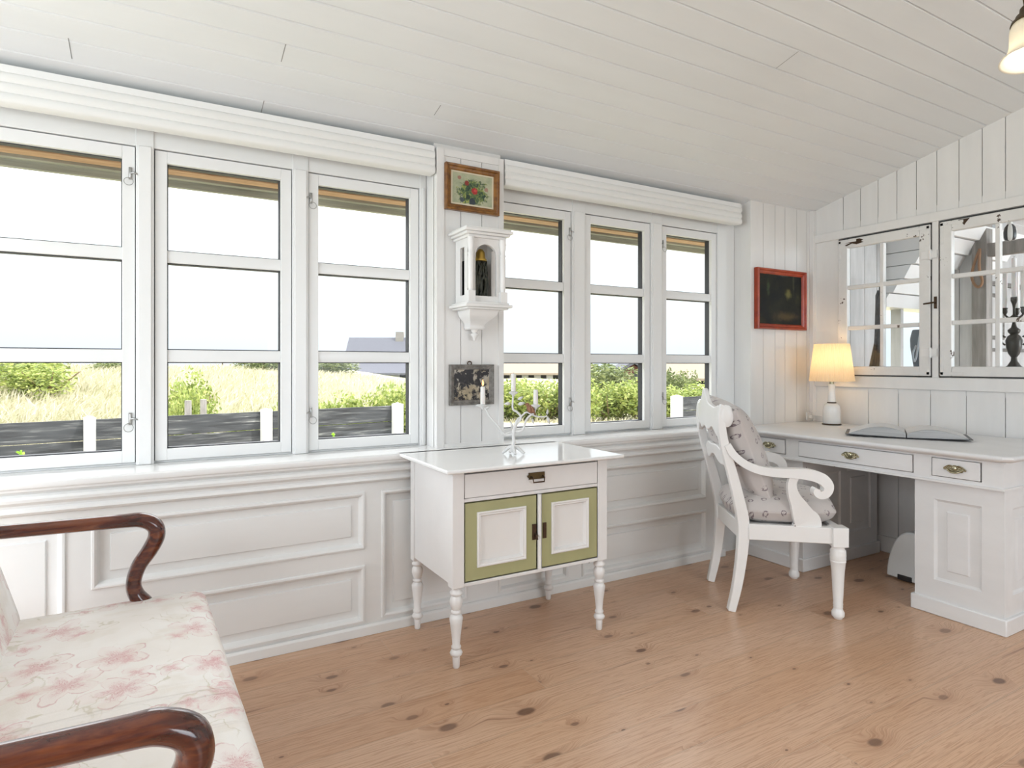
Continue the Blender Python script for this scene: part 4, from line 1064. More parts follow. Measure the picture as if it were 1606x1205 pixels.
# ------------------------------------------------------------------ things on the desk
def table_lamp():
    t = thing('table_lamp', 'white ceramic table lamp with a lit pleated cream shade, in the desk corner', 'table lamp', (3.835, 2.468, .786))
    MB().lathe([(.055, 0), (.058, .002), (.058, .006), (.052, .009)], (0, 0, 0), 32).build('foot_ring', M['brass_drk'], t, smooth=50)
    MB().lathe([(.050, .008), (.053, .012), (.0525, .09), (.050, .118), (.043, .132), (.030, .140), (.026, .142)], (0, 0, 0), 32).build('base', M['ceramic'], t, smooth=60)
    MB().lathe([(.026, .141), (.028, .143), (.028, .147), (.024, .149)], (0, 0, 0), 24).build('neck_ring', M['brass_drk'], t, smooth=50)
    MB().lathe([(.0235, .148), (.0215, .20), (.0195, .262), (.016, .266)], (0, 0, 0), 24).build('neck', M['ceramic'], t, smooth=60)
    MB().lathe([(.013, .264), (.013, .31), (.004, .315)], (0, 0, 0), 16).build('socket', M['brass_dsk'], t)
    n = 124; vs = []
    for z, r in ((.285, .134), (.288, .1345), (.525, .105), (.528, .1045)):
        for k in range(n):
            a = 2*PI*k/n; q = r*(1+(.008 if k % 2 else -.008)); vs.append((q*math.cos(a), q*math.sin(a), z))
    m = MB(); m.add(vs, [(i*n+k, i*n+(k+1) % n, (i+1)*n+(k+1) % n, (i+1)*n+k) for i in range(3) for k in range(n)]); m.build('lamp_shade', M['shade'], t, smooth=0)
    MB().lathe([(.004, .32), (.022, .35), (.028, .375), (.020, .40), (.002, .41)], (0, 0, 0), 16).build('bulb', emit('warm_bulb', (1, .78, .5), 2.5), t)
    L = bpy.data.lights.new('lamp_glow', 'POINT'); L.energy = 1.15; L.color = (1, .66, .34); L.shadow_soft_size = .03
    lo_ = bpy.data.objects.new('lamp_glow', L); COL.objects.link(lo_); lo_.parent = t; lo_.location = (0, 0, .43)
table_lamp()

def book():
    t = thing('open_book', 'open black-covered book lying on the desk top', 'book', (3.56, 1.865, .787), math.atan2(1.61-2.10, 3.73-3.45)+PI/2)
    # local: spine runs along x, pages spread along y
    L = .145; 
    c = MB(); 
    for s in (-1, 1):
        pts = [(0, .0, .002), (0, s*.02, .004), (0, s*.15, .006), (0, s*.285, .012)]
        for a, b in zip(pts[:-1], pts[1:]):
            c.add([(-L, a[1], a[2]-.002), (L, a[1], a[2]-.002), (L, b[1], b[2]-.002), (-L, b[1], b[2]-.002), (-L, a[1], a[2]+.001), (L, a[1], a[2]+.001), (L, b[1], b[2]+.001), (-L, b[1], b[2]+.001)], [(0, 1, 2, 3), (7, 6, 5, 4), (0, 4, 5, 1), (2, 6, 7, 3), (0, 3, 7, 4), (1, 5, 6, 2)])
    c.build('cover', M['cover'], t, smooth=20)
    for s, hmax in ((-1, .050), (1, .056)):
        n = 18; top = []; botm = []
        for i in range(n+1):
            q = i/n; y = s*(.003+.265*q); z = .010+hmax*math.sin(PI*min(q*.82+.10, 1))**.9*(1-q)**.28
            top.append((y, max(z, .014+.000*q))); botm.append((y, .006+.006*q))
        pol = top+botm[::-1]
        m = MB(); m.prism([(a, b) for a, b in pol], 'x', -L+.006, L-.006); m.build('page_block', M['page_edge'], t, smooth=40)
        sh = MB(); vs = []
        for y, z in top: vs += [(-L+.005, y, z+.0008), (L-.005, y, z+.0008)]
        sh.add(vs, [(2*i, 2*i+1, 2*i+3, 2*i+2) for i in range(n)]); sh.build('open_page', M['paper'], t, smooth=60)
book()

def outlet():
    t = thing('power_outlet', 'small white cable outlet low on the corner wall behind the lamp', 'outlet', (3.90, 2.680, .80))
    m = MB(); m.box(-.03, .03, -.012, 0, .0, .05); m.build('outlet_box', M['wall'], t, bevel=.003)
    m = MB(); m.tube(spline([(0, -.014, .025), (.03, -.03, .03), (.05, -.06, .028), (.055, -.09, .01)], 5), .003, 8); m.build('plug_cable', M['ceramic'], t)
    m = MB(); m.box(-.014, .014, -.034, -.012, .012, .036); m.build('plug', M['ceramic'], t, bevel=.002)
outlet()

def appliance():
    t = thing('floor_heater', 'white appliance with a curved edge and black notch, on the floor under the desk', 'heater', (3.53, 1.78, 0))
    m = MB(); n = 10
    # side profile in y-z, curved edge facing +y
    prof = [(-.11, .0), (.165, .012)]+[(.165-.13*(k/n)**1.6, .012+.262*math.sin(PI/2*(k/n)**.9)) for k in range(1, n+1)]+[(-.11, .274)]
    m.prism(prof, 'x', -.01, .14); m.build('housing', M['appl'], t, bevel=.008, smooth=50)
    m = MB(); m.box(-.013, .01, .03, .105, 0.005, .034); m.build('notch', M['black'], t, bevel=.003)
appliance()

# ------------------------------------------------------------------ sofa
def sofa():
    t = thing('sofa', 'small mahogany-framed sofa upholstered in pink floral chintz', 'sofa', (-.10, 1.66, 0), R(2))
    F = M['floral']
    # seat: rounded slab, x front = +.26
    def slab(x0, x1, y0, y1, z0, z1, n=30, rx=.10, crown=.02, tilt=0):
        mb = MB(); 
        def P(i, j, s):
            u = -1+2*i/n; v = -1+2*j/n
            # rounded-rect mapping
            ex = .07/((x1-x0)/2); ey = .07/((y1-y0)/2)
            x = (x0+x1)/2+u*(x1-x0)/2; y = (y0+y1)/2+v*(y1-y0)/2
            du = max(0, abs(u)-(1-ex))/ex; dv = max(0, abs(v)-(1-ey))/ey
            q = min(1, (du**2.2+dv**2.2)**.5)
            hgt = (1-q**2.6)**.4 if q < 1 else 0
            zc = (z0+z1)/2; H = (z1-z0)/2
            z = zc+s*H*(.25+.75*hgt)+ (crown*(1-u*u)*(1-v*v) if s > 0 else 0)
            z += (.004*noise.noise(Vector((x*6, y*14, 0))) if s > 0 else 0)
            sh = .03*(1-hgt)*(1 if q > 0 else 0)
            return (x-(u > 0)*0-sh*math.copysign(min(du, 1), u), y-sh*math.copysign(min(dv, 1), v), z+tilt*(x-x0))
        for s in (1, -1):
            vs = [P(i, j, s) for i in range(n+1) for j in range(n+1)]; fs = []
            for i in range(n):
                for j in range(n):
                    a = i*(n+1)+j; q = (a, a+n+1, a+n+2, a+1); fs.append(q if s > 0 else q[::-1])
            mb.add(vs, fs)
        for i in range(n):
            for (a, b) in (((i, 0), (i+1, 0)), ((i, n), (i+1, n)), ((0, i), (0, i+1)), ((n, i), (n, i+1))): mb.quad(P(*a, 1), P(*b, 1), P(*b, -1), P(*a, -1))
        return mb
    slab(-.36, .285, -.70, .70, .245, .425, 40).build('seat', F, t, smooth=70)
    bk = slab(-.24, .32, -.70, .70, -.06, .06, 30)
    bo = bk.build('backrest', F, t, smooth=70); bo.location = (-.335, 0, .60); bo.rotation_euler = (0, R(-106), 0)
    # frame: arms, front posts, legs
    for s in (-1, 1):
        y = s*.665; A = MB()
        pts = spline([(-.46, y, .695), (-.30, y, .690), (-.10, y*1.005, .684), (.03, y*1.01, .680), (.082, y*1.012, .676), (.118, y*1.012, .654), (.124, y*1.012, .618), (.104, y*1.01, .575), (.074, y*1.005, .530), (.060, y, .48), (.068, y, .44), (.096, y*.995, .395), (.11, y*.99, .34)], 6)
        rr = lerpl([.024, .024, .025, .026, .028, .030, .030, .029, .027, .026, .028, .033, .036], len(pts))
        A.tube(pts, rr, 14, .85); A.build('arm', M['mahog'], t, smooth=60)
        B = MB(); B.tube([(.028, y*1.01, .652), (.030, y*1.01, .700)], .003, 6)
        for x in (.245, -.33):
            l = MB(); l.tube(spline([(x-.02, s*.63, .27), (x-.02, s*.63, .18), (x, s*.64, .09), (x+.02, s*.65, 0)], 4), lerpl([.030, .026, .020, .017], 13), 12); l.build('leg', M['mahog'], t, smooth=60)
    r = MB(); r.box(.225, .262, -.66, .66, .20, .262); r.box(-.35, .23, -.66, -.63, .20, .262); r.box(-.35, .23, .63, .66, .20, .262); r.build('seat_rail', M['mahog'], t, bevel=.006)
sofa()

# ------------------------------------------------------------------ ceiling lamp (top right)
def chandelier():
    D = 2.0; px = 1612; tt = (px-803)/970.
    F2 = Vector((math.sin(R(29.9)), math.cos(R(29.9)), 0)); R2 = Vector((math.cos(R(29.9)), -math.sin(R(29.9)), 0))
    c = F2*D+R2*(tt*D); c.z = CAMH+(572-58)/970*D
    t = thing('ceiling_lamp', 'brass ceiling lamp with a flared opal glass shade at the upper right edge', 'ceiling lamp', (c.x+.22, c.y-.12, ceil_z(c.y-.12)))
    base = Vector(t.location); o = c-base
    tilt = Matrix.Rotation(R(-10), 4, R2) @ Matrix.Rotation(R(6), 4, F2)
    pr = [(.078, -.080), (.074, -.075), (.058, -.058), (.050, -.030), (.048, .0), (.047, .03), (.040, .050), (.026, .060)]
    m = MB(); m.lathe(pr, (0, 0, 0), 40, tilt, cap=False); m.v = [tuple(Vector(v)+o) for v in m.v]
    sh = m.build('lamp_shade', M['opal'], t, smooth=60, recalc=False); so = sh.modifiers.new('thick', 'SOLIDIFY'); so.thickness = .003
    m = MB(); m.lathe([(.045, .048), (.042, .058), (.034, .064), (.030, .078), (.020, .085), (.018, .105), (.010, .115)], (0, 0, 0), 28, tilt); m.v = [tuple(Vector(v)+o) for v in m.v]
    m.build('shade_holder', M['brass_old'], t, smooth=50)
    m = MB(); p0 = o+tilt @ Vector((0, 0, .11))
    m.tube(spline([p0, p0+Vector((-.0, 0, .06)), p0+Vector((.08, -.03, .12)), Vector((0, 0, -.20)), Vector((0, 0, -.16))], 6), .007, 10); m.build('arm', M['brass_old'], t, smooth=60)
    m = MB(); m.tube([(0, 0, 0), (0, 0, -.28)], .009, 12); m.lathe([(.055, .03), (.055, -.02), (.03, -.03), (.012, -.045)], (0, 0, 0), 28); m.lathe([(.004, -.30), (.02, -.29), (.026, -.26), (.012, -.235), (.010, -.2)], (0, 0, 0), 20)
    m.build('rod_and_rose', M['brass_old'], t, smooth=50)
    MB().lathe([(.004, -.045), (.018, -.03), (.022, -.01), (.014, .02), (.010, .04)], o, 16).build('bulb', emit('white_bulb', (1, .93, .8), 2.), t)
    L = bpy.data.lights.new('ceiling_glow', 'POINT'); L.energy = .45; L.color = (1, .86, .66); L.shadow_soft_size = .03
    lo_ = bpy.data.objects.new('ceiling_glow', L); COL.objects.link(lo_); lo_.parent = t; lo_.location = o+Vector((0, 0, -.055))
chandelier()

# ------------------------------------------------------------------ things in the inner windows
struct(MB().box(XR+.06, 4.36, 1.25, 2.60, 1.065, 1.10).build('trim_13', M['wall'], bevel=.003), 'deep white shelf behind the inner windows')
def bouquet():
    t = thing('dried_bouquet', 'bundle of dried stalks with dark heads inside the left inner window', 'dried flowers', (4.22, 2.40, 1.10))
    dz = Vector((0, 0, 1.10))
    s = MB(); hd = MB(); rr = random.Random(5)
    for k in range(34):
        a = rr.uniform(-.05, .04); b = rr.uniform(-.04, .04); top = Vector((a*.5, -.035+b*.45, 1.66+rr.uniform(-.16, .05)))
        top -= dz; s.tube([(b*.4, .02+a, .002), ((b*.2), .0+a*.4, .20), top], .0028, 5)
        hd.tube([top-Vector((0, -.012, .22*rr.random()+.10)), top-Vector((0, 0, .08)), top, top+Vector((0, -.004, .035))], [.008, .013, .012, .003], 7)
    s.build('stalks', M['dried'], t); hd.build('seed_heads', M['dried_d'], t, smooth=50)
    return t
bouquet()
def jug():
    t = thing('stoneware_jug', 'tall grey stoneware vase inside the left inner window', 'vase', (4.20, 2.105, 1.1005))
    MB().lathe([(.030, 0), (.034, .01), (.045, .10), (.058, .19), (.060, .24), (.050, .29), (.045, .30), (.040, .29)], (0, 0, 0), 24).build('vase_body', M['jug'], t, smooth=60)
    m = MB(); m.tube(spline([(-.055, .0, .20), (-.075, .01, .15), (-.062, .01, .10), (-.055, -.0, .13), (-.062, -.02, .24), (-.045, -.02, .29)], 5), .006, 8); m.build('pale_loops', flat('grey_blue_glaze', (.45, .47, .5), .3), t)
jug()
def inner_candlestick():
    x, y = 4.2, 1.615
    t = thing('candlestick', 'ornate dark metal candelabrum with tall white candles in the right inner window', 'candelabrum', (x, y, 1.1005))
    MB().lathe([(.080, 0), (.078, .012), (.060, .03), (.052, .055), (.030, .075), (.016, .10), (.014, .12), (.026, .14), (.036, .175), (.040, .215), (.030, .24), (.018, .25), (.028, .262), (.030, .275), (.014, .29), (.007, .32), (.011, .345), (.006, .36), (.006, .40), (.009, .42), (.016, .44), (.016, .46), (.010, .46)], (0, 0, 0), 18).build('stem', M['silver_old'], t, smooth=30)
    for k in range(4):
        g = MB(); a = k*PI/2+.7; g.tube(spline([(.07*math.cos(a), .07*math.sin(a), .03), (.10*math.cos(a), .10*math.sin(a), .012), (.085*math.cos(a), .085*math.sin(a), .0)], 4), .010, 7); g.build('scroll_foot', M['silver_old'], t, smooth=50)
    for s in (-1, 1):
        g = MB(); g.tube(spline([(0, s*.04, .235), (0, s*.07, .25), (0, s*.06, .21), (0, s*.042, .19)], 5), .005, 7)
        g.build('scroll_handle', M['silver_old'], t, smooth=50)
    for k, (dx, dy, z, L) in enumerate(((0, .043, .40, .22), (0, 0, .46, .22), (0, -.043, .40, .22), (.075, 0.015, .40, .22))):
        if dx or dy:
            a = MB(); a.tube(spline([(0, 0, .36), (dx*.5, dy*.5, .345), (dx*.95, dy*.95, .36), (dx, dy, .38)], 5), .0055, 7); a.lathe([(.005, -.02), (.013, .0), (.011, .012), (.0145, .022), (.010, .022)], (dx, dy, z-.02), 12)
            a.build('branch', M['silver_old'], t, smooth=50)
        c = thing('tall_candle', ['tall white candle on the left arm of the metal candelabrum', 'tall white candle in the centre of the metal candelabrum', 'tall white candle on the right arm of the metal candelabrum, at the photo edge', 'tall white candle on the rear arm of the metal candelabrum'][k], 'candle', (x+dx, y+dy, 1.104+z), 0, 'candles on the metal candelabrum')
        MB().lathe([(.012, 0), (.0115, L-.004), (.004, L)], (0, 0, 0), 14).build('wax_stick', M['wax'], c, smooth=40)
        MB().tube([(0, 0, L-.002), (0, 0, L+.008)], .001, 5).build('wick', M['black'], c)
inner_candlestick()
def bauble():
    t = thing('hanging_ornament', 'black and white striped bottle-shaped ornament hanging in the right inner window', 'ornament', (4.12, 1.603, 1.868))
    n = 24; prof = [(.004, 0), (.024, .004), (.030, .02), (.031, .05), (.026, .075), (.014, .092), (.011, .105), (.014, .115), (.012, .118)]
    m = MB(); vs = []; fs = []; 
    for r, z in prof:
        for k in range(n): vs.append((r*math.cos(2*PI*k/n), r*math.sin(2*PI*k/n), z))
    b = len(m.v); m.v += vs
    for i in range(len(prof)-1):
        for k in range(n):
            m.f.append((i*n+k, i*n+(k+1) % n, (i+1)*n+(k+1) % n, (i+1)*n+k)); m.mi.append(1 if (k//3) % 2 and i < 5 else 0)
    m.build('striped_body', [M['ceramic'], M['black']], t, smooth=60)
    MB().lathe([(.010, .116), (.012, .130), (.008, .145), (.002, .150)], (0, 0, 0), 14).build('stopper', M['black'], t, smooth=60)
    MB().tube([(0, 0, .148), (0, 0, .16)], .0012, 5).build('string', M['rope'], t)
bauble()
def rope():
    t = thing('hanging_rope', 'loop of old brown cord hanging from the weathered post in the other room', 'rope', (5.44, 2.30, 1.96))
    MB().tube(spline([(-.02, .0, .10), (-.03, .03, .0), (-.03, .05, -.10), (-.03, .03, -.17), (-.03, .0, -.19), (-.03, -.02, -.15), (-.03, .0, -.05), (-.02, .0, .10)], 6), .010, 8).build('cord_loop', M['rope'], t, smooth=60)
rope()
framed('framed_picture', 'grey framed sketch in the other room, seen through the right inner window', 'picture', 6.64, 1.62, 2.718, .36, .42, .035, .025, M['greyfr'], M['greyboard'], 0)
struct(MB().box(6.1, 8.5, 2.69, 2.718, 1.30, 1.33).build('trim_15', M['greyfr'], bevel=.002))
struct(MB().box(6.1, 8.5, 2.69, 2.718, 1.90, 1.94).build('trim_16', M['greyfr'], bevel=.002))

# ------------------------------------------------------------------ eaves outside
def rz_(y): return 2.33-.243*(y-2.95)
mb = MB()
for k, (ya, yb) in enumerate(((2.95, 3.08), (3.085, 3.21), (3.215, 3.34))): mb.add([(XL-1, ya, rz_(ya)-.10), (8.6, ya, rz_(ya)-.10), (8.6, yb, rz_(yb)-.10), (XL-1, yb, rz_(yb)-.10), (XL-1, ya, rz_(ya)), (8.6, ya, rz_(ya)), (8.6, yb, rz_(yb)), (XL-1, yb, rz_(yb))], [(3, 2, 1, 0), (4, 5, 6, 7), (0, 1, 5, 4), (1, 2, 6, 5), (2, 3, 7, 6), (3, 0, 4, 7)])
struct(mb.build('trim_10', M['eave'], smooth=0), 'brown boards under the eaves outside')
mb = MB(); mb.box(XL-1, 8.6, 3.34, 3.375, 2.062, 2.20); mb.box(XL-1, 8.6, 3.375, 3.40, 2.030, 2.10)
struct(mb.build('trim_11', M['fascia'], bevel=.004), 'grey green fascia board of the eaves outside')
struct(MB().box(XL-1, 8.6, 3.15, 3.23, 2.048, 2.21).build('trim_14', M['eave'], bevel=.003), 'brown wooden beam under the eaves outside')
# roof slab above the ceiling keeps daylight out
mb = MB(); mb.add([(XL-1, 3.4, 2.24), (9, 3.4, 2.24), (9, YB-.5, 3.68), (XL-1, YB-.5, 3.68), (XL-1, 3.4, 2.30), (9, 3.4, 2.30), (9, YB-.5, 3.74), (XL-1, YB-.5, 3.74)], [(3, 2, 1, 0), (4, 5, 6, 7), (0, 1, 5, 4), (1, 2, 6, 5), (2, 3, 7, 6), (3, 0, 4, 7)])
struct(mb.build('wall_roof', M['roof_g'], smooth=0), 'roof of the house')

# ------------------------------------------------------------------ outside
def gz(x, y):
    base = -.38
    r = max(0., y-8.)
    left = 1/(1+math.exp(max(-50, min(50, (x-y*.3-.5)/1.6))))     # dune is high to the left, low lawn to the right
    h = 1.30*(1-math.exp(-r/7.))*left + .55*(1-math.exp(-max(0, y-16)/14.))*(1-left)
    h += (.16*noise.noise(Vector((x*.22, y*.22, 0)))+.07*noise.noise(Vector((x*.7, y*.7, 3))))*min(1, r/5.)
    h -= .5*max(0, (y-40)/40.)
    return base+h
def terrain():
    mb = MB(); xs = [-40+1.0*i for i in range(140)]; ys = []
    y = 2.96
    while y < 90: ys.append(y); y += .35+.03*(y-3)
    vs = [(x, y, gz(x, y)) for y in ys for x in xs]; nx = len(xs)
    fs = [(j*nx+i, j*nx+i+1, (j+1)*nx+i+1, (j+1)*nx+i) for j in range(len(ys)-1) for i in range(nx-1)]
    mb.add(vs, fs); mb.box(-40, 100, -40, 2.96, -.5, -.39)
    return mb.build('ground', M['ground'], smooth=180)
g = terrain(); g['kind'] = 'structure'
FD = Vector((.988, .153, 0)).normalized()
t0 = (140-803)/970.; D0 = 6.5
F2 = Vector((math.sin(R(29.9)), math.cos(R(29.9)), 0)); R2 = Vector((math.cos(R(29.9)), -math.sin(R(29.9)), 0))
P0 = F2*D0+R2*(t0*D0)
def fence(start, n0, n1, L, ztop, label, lastfull=True):
    t = thing('fence', label, 'fence', (start.x, start.y, -.38), math.atan2(FD.y, FD.x))
    H = ztop+.38
    for k in range(n0, n1+1):
        m = MB(); m.box(k*L-.048, k*L+.048, -.11, .055, 0, H+.02)
        m.add([(k*L-.054, -.116, H+.021), (k*L+.054, -.116, H+.021), (k*L+.054, .06, H+.021), (k*L-.054, .06, H+.021), (k*L, -.03, H+.045)], [(0, 1, 4), (1, 2, 4), (2, 3, 4), (3, 0, 4), (3, 2, 1, 0)])
        p = m.build('post', M['post'], t, bevel=.003); p['label'] = 'white post of the fence'
    m = MB(); z = H
    for r_ in range(5):
        for k in range(n0, n1):
            m.box(k*L+.0, (k+1)*L, .060, .088, z-.222, z-.004)
        z -= .226
    m.build('planks', M['silverfence'], t, bevel=.003)
fence(P0, -3, 2, 1.80, .60, 'weathered dark plank fence with white posts outside the left windows')
P1 = F2*9.7+R2*((1059-803)/970.*9.7)
fence(P1, 0, 3, 1.8, .66, 'pale weathered plank fence outside the rightmost window, seen past the armchair')

# vegetation
def leaf_cloud(seed, n, rx, ry, rz, size, mat, name):
    rr = random.Random(seed); mb = MB(); lobes = [(rr.uniform(-.6, .6)*rx, rr.uniform(-.6, .6)*ry, rr.uniform(.3, .75)*rz, rr.uniform(.35, .6)) for _ in range(9)]
    for k in range(n):
        cx, cy, cz, s = lobes[rr.randrange(9)]
        d = Vector((rr.gauss(0, 1), rr.gauss(0, 1), rr.gauss(0, 1))).normalized()*(rr.random()**.3)
        p = Vector((cx+d.x*rx*s, cy+d.y*ry*s, max(.02, cz+d.z*rz*s)))
        a = Vector((rr.gauss(0, 1), rr.gauss(0, 1), rr.gauss(0, .6))).normalized(); b = a.cross(Vector((rr.gauss(0, 1), rr.gauss(0, 1), 1))).normalized()
        q = size*rr.uniform(.6, 1.3)
        mb.quad(p-a*q, p+b*q*.5, p+a*q, p-b*q*.5)
    me_o = mb.build(name, mat, smooth=0, recalc=False); me = me_o.data; bpy.data.objects.remove(me_o)
    st = MB(); 
    for k in range(7):
        a = 2*PI*k/7; st.tube([(0, 0, 0), (.3*rx*math.cos(a), .3*ry*math.sin(a), rz*.4), (.6*rx*math.cos(a), .6*ry*math.sin(a), rz*.75)], [.03, .02, .008], 6)
    so = st.build('stem', M['dried'], smooth=0); sm = so.data; bpy.data.objects.remove(so)
    return me, sm
CL = [leaf_cloud(1, 3200, 1, 1, 1, .055, M['leaf'], 'foliage'), leaf_cloud(2, 3200, 1, 1, 1, .055, M['leaf'], 'foliage'), leaf_cloud(3, 3000, 1, 1, 1, .06, M['leaf_d'], 'foliage')]
def at(px, depth): 
    t = (px-803)/970.; return F2*depth+R2*(t*depth)
def bush(kind, px, depth, rx, ry, rz, label, group, name='bush'):
    p = at(px, depth); z = gz(p.x, p.y)-.05
    t = thing(name, label, 'bush', (p.x, p.y, z), random.uniform(0, 6), group)
    for me, nm in ((CL[kind][0], 'foliage'), (CL[kind][1], 'stem')):
        o = bpy.data.objects.new(nm, me); COL.objects.link(o); o.parent = t; o.scale = (rx, ry, rz*.77)
HG = 'clipped green bushes beyond the right-hand windows'
for i, (px, d, r_, h_) in enumerate(((780, 17.2, 1.3, 1.36), (822, 17.6, 1.2, 1.30), (866, 17.4, 1.2, 1.34), (912, 17.2, 1.2, 1.38), (955, 17.4, 1.2, 1.30), (1000, 17.5, 1.2, 1.34), (1045, 18, 1.2, 1.2), (1095, 18.2, 1.3, 1.15), (1140, 19, 1.3, 1.15))):
    bush(i % 2, px, d, r_, r_*.7, h_, 'green leafy bush in the hedge beyond the lawn outside the right-hand windows', HG)
LG = 'low green shrubs growing along the fence top'
for i, (px, d, r_, h_) in enumerate(((285, 8.4, .35, 1.20), (300, 9.6, .5, 1.25), (400, 8.2, .35, 1.0), (436, 8.3, .35, 1.08), (500, 9.0, .45, 1.12), (535, 9.4, .5, 1.15), (575, 9.6, .5, 1.2), (610, 9.8, .5, 1.3), (640, 9.8, .5, 1.4), (668, 10, .5, 1.4))):
    bush(i % 2, px, d, r_, r_, h_, 'yellow-green shrub just behind the dark plank fence', LG)
bush(2, 20, 15, 1.2, 1.1, 1.0, 'large dark green bush outside, farthest left', None)
bush(0, 75, 13, 1.05, 1., .95, 'broad green bush on the dune outside the leftmost window, right of the dark bush', None)
bush(2, 940, 25, 2.6, 1.4, 1.75, 'taller rounded bush behind the hedge, left of the red cabin', None)
bush(2, 1062, 21, .9, .8, 1.6, 'brownish rounded bush in front of the thatched house', None)
bush(2, 415, 26, 1.4, 1.2, 1.05, 'small dark thicket on the dune crest outside the middle left window', None)
bush(2, 512, 30, 2.2, 1.4, .95, 'dark thicket left of the grey-roofed house', None)
bush(2, 172, 24, 1.0, .8, .6, 'small dark shrub on the dune slope outside the leftmost window', None)

def grass():
    rr = random.Random(11); mb = MB()
    for k in range(42000):
        px = rr.uniform(-40, 1140); d = 8.0+24*rr.random()**1.3
        if px > 690 and d < 16: continue
        p = at(px, d)
        if p.y < 7.2: continue
        if px <= 690 and p.y < P0.y+(p.x-P0.x)*.155+.35: continue
        z = gz(p.x, p.y); h = rr.uniform(.12, .34); a = rr.uniform(0, PI); w = .007+.0007*d
        if px > 690: h *= .6
        lean = Vector((rr.gauss(.05, .09), rr.gauss(0, .08), 0)); s_ = Vector((math.cos(a), math.sin(a), 0))*w
        q = Vector((p.x, p.y, z-.02)); mid = q+lean*.4+Vector((0, 0, h*.6)); top = q+lean*1.3+Vector((0, 0, h))
        mb.add([q-s_, q+s_, mid+s_*.7, mid-s_*.7, top], [(0, 1, 2, 3), (3, 2, 4)])
    o = mb.build('dune_grass', M['straw'], smooth=0, recalc=False)
    tag(o, 'pale straw-coloured dune grass beyond the fence', 'grass', None, 'stuff')
grass()
def sprout(px, d, z, label):
    p = at(px, d); t = thing('young_plant', label, 'plant', (p.x, p.y, gz(p.x, p.y)))
    m = MB(); H = z-t.location.z; rr = random.Random(int(px)); m.tube([(0, 0, 0), (.02, 0, H*.6), (0, 0, H)], .006, 6); m.build('stem', M['lime'], t)
    m = MB()
    for k in range(34):
        zz = H*(.55+.45*rr.random()); a = rr.uniform(0, 6.28); u = Vector((math.cos(a), math.sin(a), .7)).normalized(); s_ = Vector((-math.sin(a), math.cos(a), .2)); L = .055*(1.25-.5*zz/H)
        q = Vector((0, 0, zz)); m.quad(q, q+u*L*.5+s_*L*.35, q+u*L, q+u*L*.5-s_*L*.35)
    m.build('leaves', M['lime'], t, smooth=0, recalc=False)
sprout(33, 4.3, .585, 'bright lime green sprig in front of the fence, outside the leftmost window')
sprout(523, 4.8, .64, 'bright lime green sprig in front of the fence, outside the third window from the left')
def marker(px, d, z, label):
    p = at(px, d); z0 = gz(p.x, p.y); t = thing('wooden_stake', label, 'stake', (p.x, p.y, z0), 0, None)
    MB().tube([(0, 0, -.1), (0, 0, z-z0)], [.045, .04], 10).build('stake', M['farwood'], t, smooth=50)
marker(295, 7.9, .72, 'pale wooden stake behind the fence, left of the pair'); marker(319, 8.2, .72, 'pale wooden stake behind the fence, right of the pair')
def farpole():
    p = at(349, 40); z0 = gz(p.x, p.y); t = thing('thin_pole', 'thin dark pole on the horizon beyond the dunes', 'pole', (p.x, p.y, z0))
    MB().tube([(0, 0, 0), (0, 0, 1.45-z0)], .035, 8).build('pole_shaft', M['brass_drk'], t)
    MB().box(-.10, .10, -.05, .05, 1.30-z0, 1.45-z0).build('pole_head', M['brass_drk'], t)
farpole()

def gable(name, label, px, d, rz, L, Wd, z0, ze, zr, wallm, roofm, extras=()):
    p = at(px, d); t = thing(name, label, 'house', (p.x, p.y, 0), rz)
    m = MB(); m.box(-L/2, L/2, -Wd/2, Wd/2, z0, ze)
    for s in (-1, 1): m.prism([(-Wd/2, ze), (Wd/2, ze), (0, zr-.05)], 'x', s*L/2-.05*s-.05, s*L/2-.05*s+.05)
    m.build('walls', wallm, t, smooth=0)
    r = MB(); o_ = .5
    for s in (-1, 1):
        sl = (zr-ze)/(Wd/2); ye = s*(Wd/2+o_); zz = ze-o_*sl
        r.add([(-L/2-.3, 0, zr), (L/2+.3, 0, zr), (L/2+.3, ye, zz), (-L/2-.3, ye, zz), (-L/2-.3, 0, zr+.15), (L/2+.3, 0, zr+.15), (L/2+.3, ye, zz+.15), (-L/2-.3, ye, zz+.15)], [(0, 1, 2, 3), (7, 6, 5, 4), (0, 4, 5, 1), (2, 6, 7, 3), (0, 3, 7, 4), (1, 5, 6, 2)])
    r.build('roof', roofm, t, smooth=0)
    return t
# big grey-roofed house
HD = 45.
h1 = gable('house', 'white house with steep grey roofs and a chimney, outside the third window from the left', 604, HD, R(-28), 4.6, 4.0, -1.5, 1.0, 3.0, M['house_w'], M['roof_g'])
MB().box(-.2+1.0, .35+1.0, -.3, .3, 2.6, 3.55).build('chimney', M['greyfr'], h1, smooth=0)
MB().box(2.26, 2.34, -.3, .3, 1.5, 2.1).build('window', M['pane_d'], h1, smooth=0)
m = MB(); m.add([(-4.0, -3.6, .62), (2.7, -3.6, .62), (2.5, -1.9, 1.25), (-3.2, -1.9, 1.25), (-4.0, -3.6, .5), (2.7, -3.6, .5), (2.5, 1.6, .9), (-3.4, 1.6, .9)], [(0, 1, 2, 3), (4, 5, 1, 0), (5, 6, 2, 1), (6, 7, 3, 2), (7, 4, 0, 3), (7, 6, 5, 4)]); m.build('lower_roof', M['roof_g'], h1, smooth=0)
MB().box(-3.6, 2.2, -3.0, 1.5, -1.5, .55).build('lower_walls', M['house_b'], h1, smooth=0)
MB().box(.3, 1.5, -3.06, -2.9, -1.2, .50).build('white_wall_panel', M['house_w'], h1, smooth=0)
